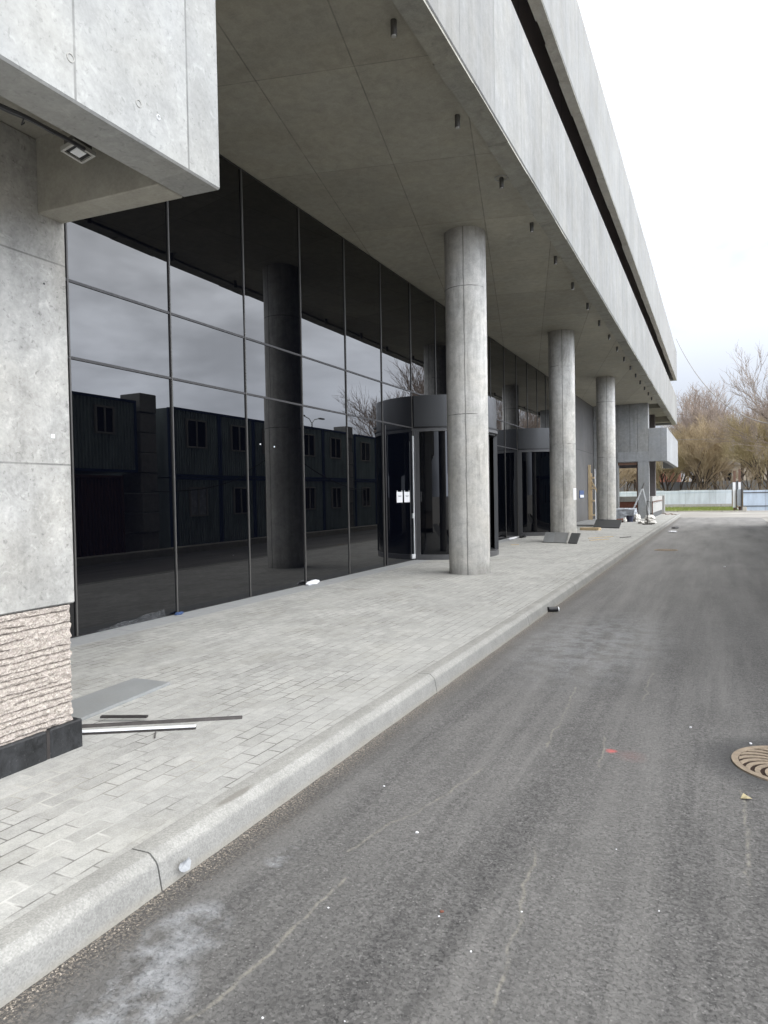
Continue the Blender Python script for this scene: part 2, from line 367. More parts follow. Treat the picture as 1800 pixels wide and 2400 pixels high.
def mk_paver():
    m, n = newmat('grey concrete block paving'); p = n.pos; s = n.sep(p); x, y = s[0], s[1]
    wob = n.noisecol(p, 7, 3)
    q = n.vadd(n.comb(y, x, 0), n.vmul(n.vadd(wob, (-.5, -.5, -.5)), (.012, .012, 0)))
    def brick(mort, smooth=.1):
        b = n.node('ShaderNodeTexBrick'); n.set(b.inputs['Vector'], q)
        b.offset = .5; b.squash = 1; b.offset_frequency = 2
        b.inputs['Scale'].default_value = 1; b.inputs['Brick Width'].default_value = .2; b.inputs['Row Height'].default_value = .1
        b.inputs['Mortar Size'].default_value = mort; b.inputs['Mortar Smooth'].default_value = smooth
        b.inputs['Color1'].default_value = (0, 0, 0, 1); b.inputs['Color2'].default_value = (1, 1, 1, 1)
        b.inputs['Mortar'].default_value = (.5, .5, .5, 1); b.inputs['Bias'].default_value = 0
        return b
    b = brick(.0045, .25); bw = brick(.006, .3)
    tone = n.sep(b.outputs['Color'])[0]; mort = b.outputs['Fac']
    mid = n.noise(p, 14, 5, .65); big = n.noise(p, 1.1, 5, .6, .4); fine = n.noise(p, 160, 3); sp = n.voro(p, 210, 'Color')
    v = n.mul(n.mr(tone, 0, 1, .90, 1.10), n.mr(mid, .3, .7, .86, 1.12)); v = n.mul(v, n.mr(big, .3, .7, .86, 1.12))
    v = n.mul(v, n.mr(n.sep(sp)[0], 0, 1, .88, 1.12))
    col = n.mix(1.0, (.39, .385, .362), n.comb(v, v, v), 'MULTIPLY')
    yel = n.noise(n.vadd(p, (4, 2, 0)), 1.9, 4, .6)
    col = n.mix(n.mr(yel, .5, .72, 0, .18), col, (.36, .34, .27))
    # joints: dark where swept open, sand filled where not, white bloom in the near corner
    openj = n.mr(n.noise(p, 3.2, 3), .42, .62, .15, .85)
    col = n.mix(n.mul(mort, openj), col, (.085, .08, .07))
    sand = n.mr(n.noise(n.vadd(p, (9, 1, 0)), 1.6, 3), .5, .7, 0, .6)
    col = n.mix(n.mul(mort, sand), col, (.46, .44, .38))
    near = n.mul(n.mr(y, 1.9, 2.7, 1, 0), n.mr(n.noise(n.vadd(p, (2, 8, 0)), 2.6, 4), .46, .6, 0, 1))
    col = n.mix(n.mul(bw.outputs['Fac'], n.mul(near, .7)), col, (.66, .65, .61))
    # dust drifts along the walk
    du = n.noise(n.vmul(p, (1.3, .35, 1)), 1.4, 5, .62, .3)
    col = n.mix(n.mr(du, .45, .75, 0, .6), col, (.43, .425, .40))
    # grey slab course along the glazing
    bx = n.mr(x, -5.70, -5.69, 1, 0)
    vv = n.mr(mid, .3, .7, .92, 1.08)
    sl = n.mix(1.0, (.34, .345, .345), n.comb(vv, vv, vv), 'MULTIPLY')
    sl = n.mix(n.mul(n.line(y, .9, .2, .008), .5), sl, (.1, .1, .1))
    col = n.mix(bx, col, sl)
    edge = n.mul(n.band(x, -5.70, .004, .006), n.mr(n.noise(p, 2, 3), .35, .6, .15, .7))
    col = n.mix(edge, col, (.5, .49, .46))
    hg = n.add(n.mul(n.math('SUBTRACT', 1.0, n.mul(mort, n.math('SUBTRACT', 1.0, bx))), 1.0), n.mul(mid, .25))
    hg = n.add(hg, n.mul(tone, .12))
    n.out(col, .82, .3, normal=n.bump(hg, .35, .004)); return m
M['paver'] = mk_paver()

def mk_kerb():
    m, n = newmat('kerb concrete'); p = n.pos; s = n.sep(p)
    a = n.noise(p, 3, 5, .65); f = n.noise(p, 150, 3); sp = n.sep(n.voro(p, 170, 'Color'))[0]; md = n.noise(p, 22, 5, .7)
    v = n.mul(n.mr(a, .3, .7, .86, 1.1), n.mr(sp, 0, 1, .84, 1.14)); v = n.mul(v, n.mr(md, .3, .7, .92, 1.06))
    col = n.mix(1.0, (.355, .35, .33), n.comb(v, v, v), 'MULTIPLY')
    col = n.mix(1.0, col, (.88, .875, .86), 'MULTIPLY')
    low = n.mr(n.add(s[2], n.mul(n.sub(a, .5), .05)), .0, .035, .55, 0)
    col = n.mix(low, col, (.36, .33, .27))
    face = n.mul(n.mr(s[2], .095, .112, 1, 0), .55)  # shade on the kerb side painted into the colour, below the lit top
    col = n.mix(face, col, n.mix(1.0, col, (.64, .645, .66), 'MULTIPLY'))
    # stain on the top of the kerb
    wc = n.sep(n.noisecol(p, 9, 3)); ex = n.math('DIVIDE', n.sub(n.add(s[0], n.mul(n.sub(wc[0], .5), .04)), -2.075), .03); ey = n.math('DIVIDE', n.sub(s[1], 2.62), .16)
    st = n.mr(n.math('SQRT', n.add(n.mul(ex, ex), n.mul(ey, ey))), .6, 1.0, .6, 0)
    col = n.mix(st, col, (.17, .155, .135))
    n.out(col, .85, .3, normal=n.bump(n.add(f, n.mul(md, .6)), .3, .004)); return m
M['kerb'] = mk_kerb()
def mk_dust():
    m, n = newmat('dusty concrete yard'); p = n.pos
    a = n.noise(p, .3, 5, .6); b = n.noise(n.vmul(p, (.4, 1.6, 1)), .8, 5, .6); f = n.noise(p, 20, 4)
    col = n.mix(n.mr(b, .35, .7), (.27, .255, .235), (.44, .42, .38))
    v = n.mul(n.mr(a, .3, .7, .85, 1.1), n.mr(f, .3, .7, .94, 1.06))
    col = n.mix(1.0, col, n.comb(v, v, v), 'MULTIPLY')
    n.out(col, .9, .2); return m
M['dust'] = mk_dust()
def mk_grass():
    m, n = newmat('grass'); p = n.pos
    a = n.noise(p, 2, 4); f = n.noise(p, 30, 3)
    col = n.mix(n.mr(a, .3, .7), (.14, .20, .045), (.26, .28, .09)); col = n.mix(n.mr(f, .5, .7, 0, .6), col, (.22, .21, .08))
    n.out(col, .9, .2); return m
M['grass'] = mk_grass()
def mk_bark(name, c1, c2):
    m, n = newmat(name); p = n.obj(); a = n.noise(n.vmul(p, (6, 6, 1.5)), 2, 4); b = n.noise(p, .6, 3)
    col = n.mix(n.mr(a, .3, .7), c1, c2); v = n.mr(b, .3, .7, .75, 1.25)
    n.out(n.mix(1.0, col, n.comb(v, v, v), 'MULTIPLY'), .9, .15); return m
M['bark'] = mk_bark('grey brown bark', (.055, .043, .034), (.13, .105, .085))
M['twig_grey'] = mk_bark('bare grey twigs', (.23, .185, .155), (.39, .325, .28))
M['twig_tan'] = mk_bark('tan budding twigs', (.29, .222, .14), (.52, .425, .29))
M['twig_brown'] = mk_bark('brown thicket twigs', (.22, .165, .10), (.40, .32, .21))
M['twig_olive'] = mk_bark('olive budding twigs', (.27, .22, .125), (.46, .385, .235))
M['iron'] = simple('rusty cast iron', (.29, .232, .172), .8, 0, .3, .4, 20, .4)
M['irondark'] = simple('dark iron pit', (.035, .022, .017), .9, 0, .2, .3)
M['gravel'] = simple('mixed grit', (.33, .29, .24), .9, 0, .2, .5, 30)
M['leaf'] = simple('pale dry leaf', (.42, .36, .22), .8, 0, .2, .2)
M['wallh'] = simple('pale rendered house wall', (.40, .35, .28), .9, 0, .2, .15, 2)
M['roofh'] = simple('grey house roof', (.15, .145, .135), .8, 0, .2, .2, 2)
M['redwall'] = simple('red brick shed wall', (.30, .14, .10), .9, 0, .2, .25, 3)

# ------------------------------------------------------------------ mesh helper
class MB:
    def __init__(s): s.v = []; s.f = []
    def add(s, vs, fs):
        o = len(s.v); s.v += [tuple(v) for v in vs]; s.f += [tuple(i + o for i in f) for f in fs]; return s
    def box(s, x0, x1, y0, y1, z0, z1):
        return s.add([(x0, y0, z0), (x1, y0, z0), (x1, y1, z0), (x0, y1, z0), (x0, y0, z1), (x1, y0, z1), (x1, y1, z1), (x0, y1, z1)],
                     [(3, 2, 1, 0), (4, 5, 6, 7), (0, 1, 5, 4), (1, 2, 6, 5), (2, 3, 7, 6), (3, 0, 4, 7)])
    def hexa(s, a, b):   # two quads (4 pts each)
        return s.add(list(a) + list(b), [(3, 2, 1, 0), (4, 5, 6, 7), (0, 1, 5, 4), (1, 2, 6, 5), (2, 3, 7, 6), (3, 0, 4, 7)])
    def obox(s, c, ux, uy, uz):  # centre and half axes
        c, ux, uy, uz = map(Vector, (c, ux, uy, uz))
        a = [c - ux - uy - uz, c + ux - uy - uz, c + ux + uy - uz, c - ux + uy - uz]
        return s.hexa(a, [p + 2 * uz for p in a])
    def bar(s, p, q, w, h, up=(0, 0, 1)):
        p, q = Vector(p), Vector(q); d = (q - p); L = d.length; d.normalize(); up = Vector(up)
        if abs(d.dot(up)) > .95: up = Vector((1, 0, 0))
        r = d.cross(up).normalized(); u = r.cross(d)
        return s.obox((p + q) / 2, d * L / 2, r * w / 2, u * h / 2)
    def cyl(s, c, r, z0, z1, n=24, r1=None, cap=True):
        r1 = r if r1 is None else r1
        vs = [(c[0] + r * math.cos(2 * math.pi * i / n), c[1] + r * math.sin(2 * math.pi * i / n), z0) for i in range(n)]
        vs += [(c[0] + r1 * math.cos(2 * math.pi * i / n), c[1] + r1 * math.sin(2 * math.pi * i / n), z1) for i in range(n)]
        fs = [(i, (i + 1) % n, n + (i + 1) % n, n + i) for i in range(n)]
        if cap: fs += [tuple(reversed(range(n))), tuple(range(n, 2 * n))]
        return s.add(vs, fs)
    def tube(s, pts, r, n=6, r2=None):
        pts = [Vector(p) for p in pts]; r2 = r if r2 is None else r2; o = len(s.v); N = len(pts)
        for i, p in enumerate(pts):
            d = (pts[min(i + 1, N - 1)] - pts[max(i - 1, 0)]).normalized()
            a = d.cross(Vector((0, 0, 1)) if abs(d.z) < .9 else Vector((1, 0, 0))).normalized(); b = d.cross(a)
            rr = r + (r2 - r) * i / max(N - 1, 1)
            for k in range(n):
                t = 2 * math.pi * k / n; s.v.append(tuple(p + a * (rr * math.cos(t)) + b * (rr * math.sin(t))))
        for i in range(N - 1):
            for k in range(n):
                s.f.append((o + i * n + k, o + i * n + (k + 1) % n, o + (i + 1) * n + (k + 1) % n, o + (i + 1) * n + k))
        s.f.append(tuple(o + k for k in reversed(range(n)))); s.f.append(tuple(o + (N - 1) * n + k for k in range(n)))
        return s
    def arc(s, c, r0, r1, a0, a1, z0, z1, n=24):   # curved wall segment
        A = [a0 + (a1 - a0) * i / n for i in range(n + 1)]; vs = []
        for a in A:
            ca, sa = math.cos(a), math.sin(a)
            vs += [(c[0] + r0 * ca, c[1] + r0 * sa, z0), (c[0] + r1 * ca, c[1] + r1 * sa, z0), (c[0] + r1 * ca, c[1] + r1 * sa, z1), (c[0] + r0 * ca, c[1] + r0 * sa, z1)]
        fs = [(3, 2, 1, 0)]
        for i in range(n):
            o, q = 4 * i, 4 * i + 4
            for k in range(4): fs.append((o + k, o + (k + 1) % 4, q + (k + 1) % 4, q + k))
        e = 4 * n; fs.append((e, e + 1, e + 2, e + 3))
        return s.add(vs, fs)
    def build(s, name, mat, parent=None, bevel=0.0, smooth=False, base=None, seg=1, sharp=40):
        me = bpy.data.meshes.new(name); ob = bpy.data.objects.new(name, me); COL.objects.link(ob)
        if parent is not None and base is None: base = WORLD[parent.name]
        b = Vector(base) if base is not None else Vector((0, 0, 0))
        me.from_pydata([tuple(Vector(v) - b) for v in s.v], [], s.f)
        bm = bmesh.new(); bm.from_mesh(me); bmesh.ops.recalc_face_normals(bm, faces=bm.faces)
        if bevel:
            es = [e for e in bm.edges if len(e.link_faces) == 2 and e.calc_face_angle(0) > .6]
            bmesh.ops.bevel(bm, geom=es, offset=bevel, segments=seg, affect='EDGES', profile=.5)
        bm.to_mesh(me); bm.free()
        if mat: me.materials.append(M[mat] if isinstance(mat, str) else mat)
        if smooth:
            me.polygons.foreach_set('use_smooth', [True] * len(me.polygons))
            try: me.set_sharp_from_angle(angle=rad(sharp))
            except Exception: pass
        if parent is not None: ob.parent = parent; WORLD[ob.name] = tuple(b)
        else: ob.location = b; WORLD[ob.name] = tuple(b)
        return ob
WORLD = {}
def tag(o, label=None, cat=None, group=None, kind=None):
    if label: o['label'] = label
    if cat: o['category'] = cat
    if group: o['group'] = group
    if kind: o['kind'] = kind
    return o
def thing(name, loc, label, cat, group=None):
    o = bpy.data.objects.new(name, None); COL.objects.link(o); o.location = loc; o.empty_display_size = .2
    WORLD[o.name] = tuple(loc); return tag(o, label, cat, group)
def structure(name, mb, mat, **k):
    o = mb.build(name, mat, **k); o['kind'] = 'structure'; return o
def noisy(mb_v, amp, scale, seed=0):
    return [tuple(Vector(v) + amp * mnoise.noise_vector(Vector(v) * scale + Vector((seed, seed, seed)))) for v in mb_v]
def copy_tree(o, parent=None):
    c = o.copy(); COL.objects.link(c)
    if parent is not None: c.parent = parent
    for ch in list(o.children): copy_tree(ch, c)
    return c

# ------------------------------------------------------------------ ground
structure('ground', MB().add([(-900, -900, -.03), (900, -900, -.03), (900, 2500, -.03), (-900, 2500, -.03)], [(0, 1, 2, 3)]), 'dust')
g = MB(); ys = [-8, 0, 10, 20, 30, 40, 44.3]
g.add([(-2.0, -8, 0), (2.25, -8, 0), (2.25, 43.8, 0), (.9, 44.6, 0), (-.6, 44.1, 0), (-2.0, 44.8, 0)], [(0, 1, 2, 3, 4, 5)])
structure('road', g, 'asphalt')
structure('yard_apron', MB().add([(-6, 44, -.006), (14, 44, -.006), (14, 56.2, -.006), (-6, 56.2, -.006)], [(0, 1, 2, 3)]), 'dust')
structure('pavement', MB().box(-6.4, -2.16, -8, 48, -.02, .13), 'paver')
# kerb: stones 3 m long with open joints
prof = [(-2.158, -.02), (-2.158, .133), (-2.15, .138), (-2.062, .141), (-2.050, .138), (-2.018, .112), (-2.010, .098), (-1.988, -.02)]
k = MB(); jy = [-6.95 + 3 * i for i in range(0, 19)]
for a, b in zip(jy[:-1], jy[1:]):
    if a > 47: break
    b = min(b, 48.0); a2, b2 = a + .004, b - .004
    N = 60; P = len(prof); vs = []; fs = []
    for i in range(N + 1):
        yy = a2 + (b2 - a2) * i / N
        for (px, pz) in prof:
            j = mnoise.noise(Vector((px * 9, yy * 2.2, pz * 9))) * .004 + mnoise.noise(Vector((px * 20, yy * 11, pz * 20))) * .0025
            vs.append((px + j, yy, pz + (j * .6 if pz > .05 else 0)))
    for i in range(N):
        for q in range(P - 1): fs.append((i * P + q, i * P + q + 1, (i + 1) * P + q + 1, (i + 1) * P + q))
    fs.append(tuple(range(P))); fs.append(tuple(N * P + q for q in reversed(range(P))))
    k.add(vs, fs)
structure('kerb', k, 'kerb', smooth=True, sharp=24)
# kerb plinth along the far side of the lane, under the site cabins
structure('far_kerb', MB().box(2.25, 2.62, -4, 38, -.02, .2), 'gutter', bevel=.015)
structure('cabin_ground', MB().box(2.62, 16, -4, 38, -.025, .12), 'dust')
# grass strip before the end fence with its kerb
structure('lawn', MB().add([(-16, 56.5, .03), (1.6, 56.5, .03), (1.2, 67.6, .1), (-16, 67.6, .1)], [(0, 1, 2, 3)]), 'grass')
structure('lawn_kerb', MB().box(-16, 1.75, 56.2, 56.45, -.02, .08), 'gutter')
gb = MB(); rnd = random.Random(4)
for i in range(9000):
    x = rnd.uniform(-9, 1.5); y = rnd.uniform(56.5, 67.4); h = rnd.uniform(.06, .16); a = rnd.uniform(0, 6.28); w = .012
    z = .03 + .07 * (y - 56.5) / 11.1
    gb.add([(x - w * math.cos(a), y - w * math.sin(a), z), (x + w * math.cos(a), y + w * math.sin(a), z), (x + rnd.uniform(-.05, .05), y + rnd.uniform(-.05, .05), z + h)], [(0, 1, 2)])
o = gb.build('grass_blades', 'grass'); tag(o, 'short green grass growing on the strip before the far fence', 'grass', kind='stuff')

# ------------------------------------------------------------------ the building
bld = thing('office_building', (-4.2, 12, 0), 'long raw concrete office building with dark glazed ground floor and jutting bands above', 'building')
Y0, Y1 = -7.0, 53.0
XG = -6.06
def part(name, mb, mat, **k): return mb.build(name, mat, bld, **k)
def strip(x0, x1, y0, y1, z0, z1, step=3.9): return MB().box(x0, x1, y0, y1, z0, z1)
part('lower_fascia', MB().box(-2.70, -2.44, Y0, Y1, 6.25, 8.20).box(-16, -2.70, Y1 - .3, Y1, 6.25, 8.20), 'fascia', bevel=.012)
# rough cast drip edge under the fascia
de = MB(); rnd = random.Random(11); y = Y0
while y < Y1 - .4:
    L = rnd.uniform(.25, 1.5); d = rnd.uniform(0, .02); de.box(-2.72 - rnd.uniform(0, .03), -2.455, y, min(y + L, Y1 - .32), 6.236 - d, 6.252); y += L + .001
part('drip_edge', de, 'edge')
part('soffit', MB().box(-6.6, -2.703, Y0, 39.9, 6.28, 6.6), 'soffit')
part('far_soffit', MB().box(-6.6, -2.703, 39.9, Y1 - .3, 6.75, 6.95).box(-6.6, -2.73, 42.6, 42.9, 6.35, 6.75).box(-6.6, -2.73, 51.6, 52.0, 6.35, 6.75), 'soffit')
part('upper_fascia', MB().box(-2.62, -2.44, Y0, Y1 + .4, 9.40, 11.44).box(-16, -2.62, Y1, Y1 + .4, 9.40, 11.44), 'fascia_hi', bevel=.012)
ue = MB(); y = Y0
while y < Y1:
    L = rnd.uniform(.3, 1.8); d = rnd.uniform(0, .015); ue.box(-2.62 - rnd.uniform(0, .03), -2.45, y, min(y + L, Y1), 9.386 - d, 9.402); y += L + .001
part('upper_drip_edge', ue, 'edge')
part('recessed_storey', MB().box(-16, -3.2, Y0, Y1 - .3, 8.0, 11.2), 'storey')
part('roof', MB().box(-16, -2.64, Y0, Y1 - .05, 11.2, 11.35).box(-16, -2.72, Y0, Y1 - .32, 7.9, 8.0), 'recess')
part('light_block_core', MB().box(-16, -6.35, Y0, 51, -.02, 6.27), 'recess')  # solid unseen block added behind the glazing to block light
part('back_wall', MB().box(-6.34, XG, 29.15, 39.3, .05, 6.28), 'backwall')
# columns
def column(yc, xc=-4.07, r=.372):
    n = 64; mb = MB(); zs = [.12 + (6.29 - .12) * i / 30 for i in range(31)]
    for z in zs:
        for i in range(n):
            t = 2 * math.pi * i / n; rr = r + .003 * mnoise.noise(Vector((math.cos(t) * 2, math.sin(t) * 2, z * 1.4 + yc)))
            mb.v.append((xc + rr * math.cos(t), yc + rr * math.sin(t), z))
    for j in range(30):
        for i in range(n): mb.f.append((j * n + i, j * n + (i + 1) % n, (j + 1) * n + (i + 1) % n, (j + 1) * n + i))
    o = mb.build('column', 'column', None, smooth=True, base=(xc, yc, .13))
    o.parent = bld; o.location = Vector((xc, yc, .13)) - Vector(bld.location); return o
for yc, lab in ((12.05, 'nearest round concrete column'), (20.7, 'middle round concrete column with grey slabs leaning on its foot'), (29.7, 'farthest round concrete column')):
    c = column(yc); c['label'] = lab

# near bay that juts out over its pillar
bay = part('bay', MB(), None); bay.data.materials.append(M['block'])
zb = 3.15
def slab_skew(x0, x1, y0, ya, yb, z0, z1):  # far edge runs ya at x0 to yb at x1
    return MB().hexa([(x0, y0, z0), (x1, y0, z0), (x1, yb, z0), (x0, ya, z0)], [(x0, y0, z1), (x1, y0, z1), (x1, yb, z1), (x0, ya, z1)])
bm_ = MB()
bm_.add(slab_skew(-2.53, -2.30, Y0, 2.885, 2.905, zb, 6.24).v, slab_skew(-2.53, -2.30, Y0, 2.885, 2.905, zb, 6.24).f)
fb = bm_.build('bay_face', 'block', bay, bevel=.009)
e_ = slab_skew(-3.372, -2.532, 2.66, 2.825, 2.883, zb - .002, 6.24); 
e_.v[1] = (-2.532, 2.705, zb - .002); e_.v[5] = (-2.532, 2.705, 6.24)
e_.build('bay_end_beam', 'under', bay, bevel=.006)
MB().box(-16, -2.534, Y0, 2.70, 3.56, 6.24).build('bay_floor', 'under', bay)
for (yy, zz, r, mt) in ((1.985, 3.315, .018, 'under'), (2.345, 3.315, .017, 'under'), (2.465, 3.312, .011, 'white')):
    p_ = MB(); n = 20
    vs = [(-2.2975, yy + r * math.cos(2 * math.pi * i / n), zz + r * math.sin(2 * math.pi * i / n)) for i in range(n)]
    vs2 = [(-2.305, v[1], v[2]) for v in vs]
    vi = [(-2.2972, yy + r * .8 * math.cos(2 * math.pi * i / n), zz + r * .8 * math.sin(2 * math.pi * i / n)) for i in range(n)]
    vi2 = [(-2.302, v[1], v[2]) for v in vi]
    p_.add(vs2 + vs + vi + vi2, [(i, (i + 1) % n, n + (i + 1) % n, n + i) for i in range(n)] + [(n + i, n + (i + 1) % n, 2 * n + (i + 1) % n, 2 * n + i) for i in range(n)]
           + [(2 * n + i, 2 * n + (i + 1) % n, 3 * n + (i + 1) % n, 3 * n + i) for i in range(n)] + [tuple(3 * n + i for i in range(n))])
    p_.build('tie_hole_plug', 'parapet' if mt == 'under' else mt, bay)
# pillar under the bay
pil = part('pillar', MB().hexa([(-16, Y0, .965), (-3.37, Y0, .965), (-3.37, 2.838, .965), (-16, 2.78, .965)], [(-16, Y0, 3.56), (-3.37, Y0, 3.56), (-3.37, 2.838, 3.56), (-16, 2.78, 3.56)]), 'pillar', bevel=.008)
# broken stone courses
def rough_stone():
    mb = MB(); ny, nz = 150, 150; y0, y1, z0, z1 = .2, 2.79, .285, .962
    rnd = random.Random(3); cs = []; z = z0 + .012
    while z < z1: cs.append(z); z += rnd.uniform(.026, .05)
    def off(y, z):
        d = 9
        for i, c in enumerate(cs):
            cc = c + .006 * mnoise.noise(Vector((y * 2.2, i * 7.3, 1))) + .006 * mnoise.noise(Vector((y * 9, i * 3.3, 5)))
            w = mnoise.noise(Vector((y * 3.1, i * 5.1, 9)))
            if w < -.28: continue
            d = min(d, (cc - z) / .014 if z < cc else (z - cc) / .004)
        groove = max(0, 1 - d) * .011
        return .008 * mnoise.fractal(Vector((y * 26, z * 34, 2)), .8, 2.1, 4) + .004 * mnoise.noise(Vector((y * 3, z * 9, 7))) - groove
    ypts = [y0 + (y1 - y0) * (i / ny) ** .75 for i in range(ny + 1)]
    for j in range(nz + 1):
        z = z0 + (z1 - z0) * j / nz
        for y in ypts:
            yy = y + (.010 * mnoise.noise(Vector((0, z * 30, 3))) if y == ypts[-1] else 0)
            mb.v.append((-3.362 + off(y, z), yy, z))
        mb.v.append((-3.75, ypts[-1] + .008 * mnoise.noise(Vector((0, z * 30, 3))), z))
    W = ny + 2
    for j in range(nz):
        for i in range(ny + 1): mb.f.append((j * W + i, j * W + i + 1, (j + 1) * W + i + 1, (j + 1) * W + i))
    return mb
rough_stone().build('stone_base', 'stone', pil, smooth=False)
MB().box(-16, -3.40, Y0, 2.74, .28, .966).build('stone_backing', 'stone', pil)
tp = MB().box(-16, -3.335, Y0, 2.60, .10, .288).box(-16, -3.333, 2.618, 2.835, .10, .292)
tp.build('plinth', 'tar', pil, bevel=.008)
MB().box(-16, -3.34, 2.598, 2.62, .10, .285).build('plinth_joint', 'darkbar', pil)

MB().box(-3.371, -3.366, 2.705, 2.727, 1.913, 1.936).build('white_tag', 'white', pil)
MB().tube([(-3.372, 2.688, 2.771), (-3.3685, 2.688, 2.771)], .006, 12).build('anchor_hole', 'black', pil)
# curtain wall ------------------------------------------------------------
cw = part('curtain_wall', MB().box(-6.2, XG - .02, 1.5, 29.15, .10, .145).box(-6.34, XG - .03, 1.5, 29.15, 6.24, 6.282), 'trans')
grid = [2.11 + 1.5 * i for i in range(19)] + [29.12]
rnd = random.Random(8)
def pane(y0, y1, z0, z1):
    c = Vector((XG - .012, (y0 + y1) / 2, (z0 + z1) / 2)); hy, hz = (y1 - y0) / 2 - .004, (z1 - z0) / 2 - .004
    a, b = rnd.gauss(0, .002), rnd.gauss(0, .002)
    nx = Vector((1, a, b)).normalized(); uy = Vector((-a, 1, 0)).normalized(); uz = nx.cross(uy)
    MB().obox(c, nx * .008, uy * hy, uz * hz).build('glass_pane', 'glass', cw)
doors = (15.61, 24.61)
for a, b in zip(grid[:-1], grid[1:]):
    isdoor = any(a > d - 1.6 and b < d + 1.6 for d in doors)
    if not isdoor: pane(a, b, .145, 3.06)
    pane(a, b, 3.06, 3.86); pane(a, b, 3.86, 6.24)
for yv in grid[1:]:
    inner = any(abs(yv - d) < 1.2 for d in doors)
    MB().box(XG - .02, XG + .014, yv - .009, yv + .009, 3.06 if inner else .145, 6.24).build('mullion', 'mull', cw)
for yy, zz in ((8.434, 2.357), (8.794, 2.340)): MB().box(XG - .003, XG + .004, yy - .012, yy + .012, zz - .01, zz + .01).build('sticker', 'white', cw)
for zt in (3.06, 3.86):
    MB().box(XG - .02, XG + .008, 2.1, 29.14, zt - .014, zt + .014).build('transom', 'trans', cw)
# end wall, balcony box and pier
ew = part('end_wall', MB().box(-6.06, -4.78, 39.3, 39.9, .05, 6.28).box(-3.78, -3.22, 39.3, 39.9, .05, 6.75).box(-4.782, -3.778, 39.302, 39.9, 3.155, 6.28), 'endwall', bevel=.02)
MB().box(-4.8, -3.2, 39.27, 39.299, 3.19, 3.70).box(-3.76, -3.205, 39.275, 39.299, .13, 3.19).build('door_surround', 'plainbox', ew, bevel=.01)
MB().box(-3.83, -3.78, 39.36, 39.7, .13, 3.155).box(-4.78, -3.83, 39.36, 39.7, 3.02, 3.152).build('opening_frame', 'rust', ew)
MB().box(-6.3, -3.6, 41.2, 41.6, 2.92, 3.25).build('inner_beam', 'recess', ew)
part('pier', MB().box(-4.35, -3.70, 50.0, 50.8, .05, 6.75).box(-16, -6.36, 39.9, 51, .05, 6.7), 'recess')
bal = part('balcony', MB().box(-3.22, -2.30, 39.3, 39.6, 3.17, 4.93).box(-2.55, -2.302, 39.6, 50.8, 3.17, 4.93).box(-3.22, -2.55, 50.4, 50.8, 3.12, 4.93).box(-3.22, -2.55, 39.6, 50.4, 3.6, 3.75), 'plainbox', bevel=.012)
part('parapet', MB().box(-3.35, -3.11, 40.2, 47.6, .40, 1.29), 'parapet', bevel=.012)
part('parapet_base', MB().box(-3.34, -3.13, 40.2, 47.5, .05, .40), 'slabdark')
part('parapet_rail', MB().box(-3.10, -3.05, 39.6, 47.4, .99, 1.04).box(-3.10, -3.05, 39.6, 39.68, .13, 1.04), 'rust')
part('corner_post', MB().box(-3.3, -3.02, 48.6, 48.9, -.02, 1.3), 'parapet', bevel=.01)
part('low_brick_wall', MB().box(-8, -4.4, 46.0, 46.4, -.02, .95), 'redbrick')
part('wall_coping', MB().box(-8, -4.4, 45.95, 46.45, .95, 1.28), 'under')

